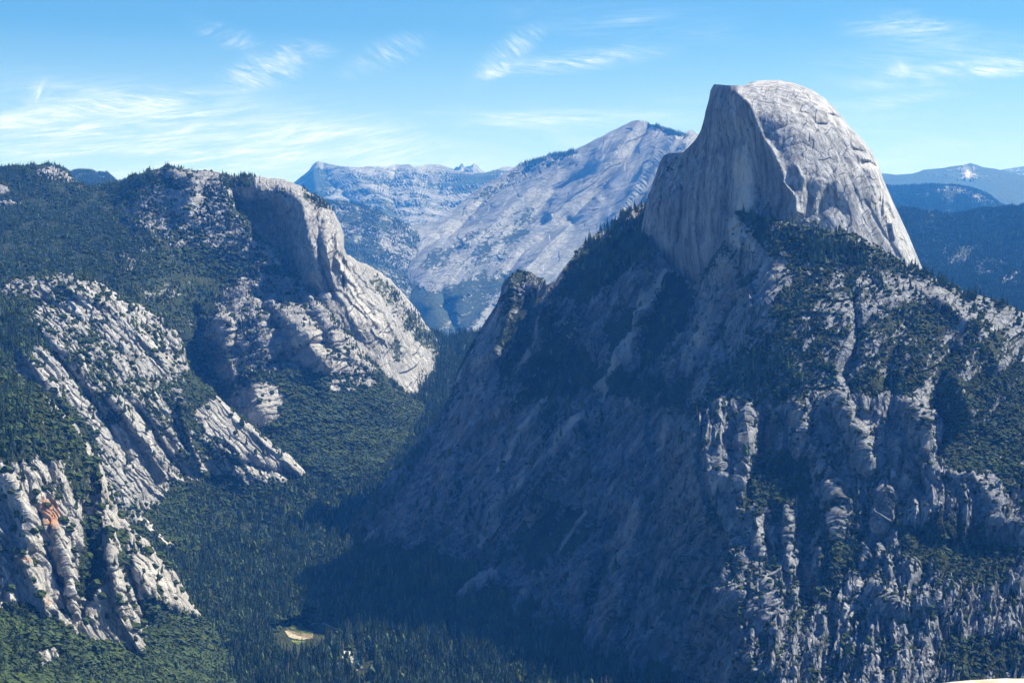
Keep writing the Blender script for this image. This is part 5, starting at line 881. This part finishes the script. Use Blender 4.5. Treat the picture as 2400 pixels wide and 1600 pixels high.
# ------------------------------------------------------------------ the ledge at the viewer's feet, bottom right corner
def ledge():
    nx, ny = 60, 40; V = []
    for j in range(ny):
        t_ = j / (ny - 1)
        for i in range(nx):
            s = i / (nx - 1); x = 2.9 + s * 6.0; yy = 13.2 - t_ * 7
            z = -3.262 + 0.14 * (1 - math.exp(-(s * 6.0) / 1.1)) - 0.02 * (j / 4)
            n_ = 0.03 * float(fbm(np.array([x * .9]), np.array([yy * .9]), 4, 5)[0]); z += n_
            if j == 0: z -= 0.15
            V.append((x, yy, CAMZ + z))
    V = np.array(V); top = V.reshape(ny, nx, 3)
    sk = []
    for off in (0.4, 1.5, 5, 14):
        r = top[0].copy(); r[:, 2] -= off * 2.0; r[:, 1] += off * 0.06; sk.append(r)
    full = np.concatenate([np.stack(sk[::-1]), top], 0)
    side = []
    for off in (14, 5, 1.5, 0.4):
        c = full[:, :1].copy(); c[..., 2] -= off * 2.0; c[..., 0] -= off * 0.05; side.append(c)
    full = np.concatenate(side + [full], 1)
    return mesh_from('rock_ledge', full.reshape(-1, 3), grid_faces(*full.shape[:2]), plain_mat('ledge_granite', (0.42, 0.34, 0.24), (0.66, 0.58, 0.46), 5.0, bump=0.03, det=8), smooth=True)
tag(ledge(), 'pale sunlit rock ledge close by in the bottom right corner', 'rock', 'structure')

# ------------------------------------------------------------------ air
HZ = (-60500, -4500, -62.0, 60500, 60500, 4300)
x0, y0, z0, x1, y1, z1 = HZ
hv = np.array([[x0, y0, z0], [x1, y0, z0], [x1, y1, z0], [x0, y1, z0], [x0, y0, z1], [x1, y0, z1], [x1, y1, z1], [x0, y1, z1]], float)
hz = mesh_from('haze', hv, np.array([[0, 3, 2, 1], [4, 5, 6, 7], [0, 1, 5, 4], [1, 2, 6, 5], [2, 3, 7, 6], [3, 0, 4, 7]]), None)
hm = bpy.data.materials.new('air'); hm.use_nodes = True; t = NT(hm.node_tree); t.n.clear()
vo = t.node('ShaderNodeOutputMaterial'); pv = t.node('ShaderNodeVolumePrincipled')
pv.inputs['Color'].default_value = (0.045, 0.28, 1.0, 1); pv.inputs['Absorption Color'].default_value = (1, 1, 1, 1)
pv.inputs['Density'].default_value = 3.0e-5; pv.inputs['Anisotropy'].default_value = 0.0
t.link(pv.outputs[0], vo.inputs['Volume']); hz.data.materials.append(hm)
tag(hz, 'blue haze filling the air over the valley', 'haze', 'stuff')
print('script', round(time.time() - T0, 1))
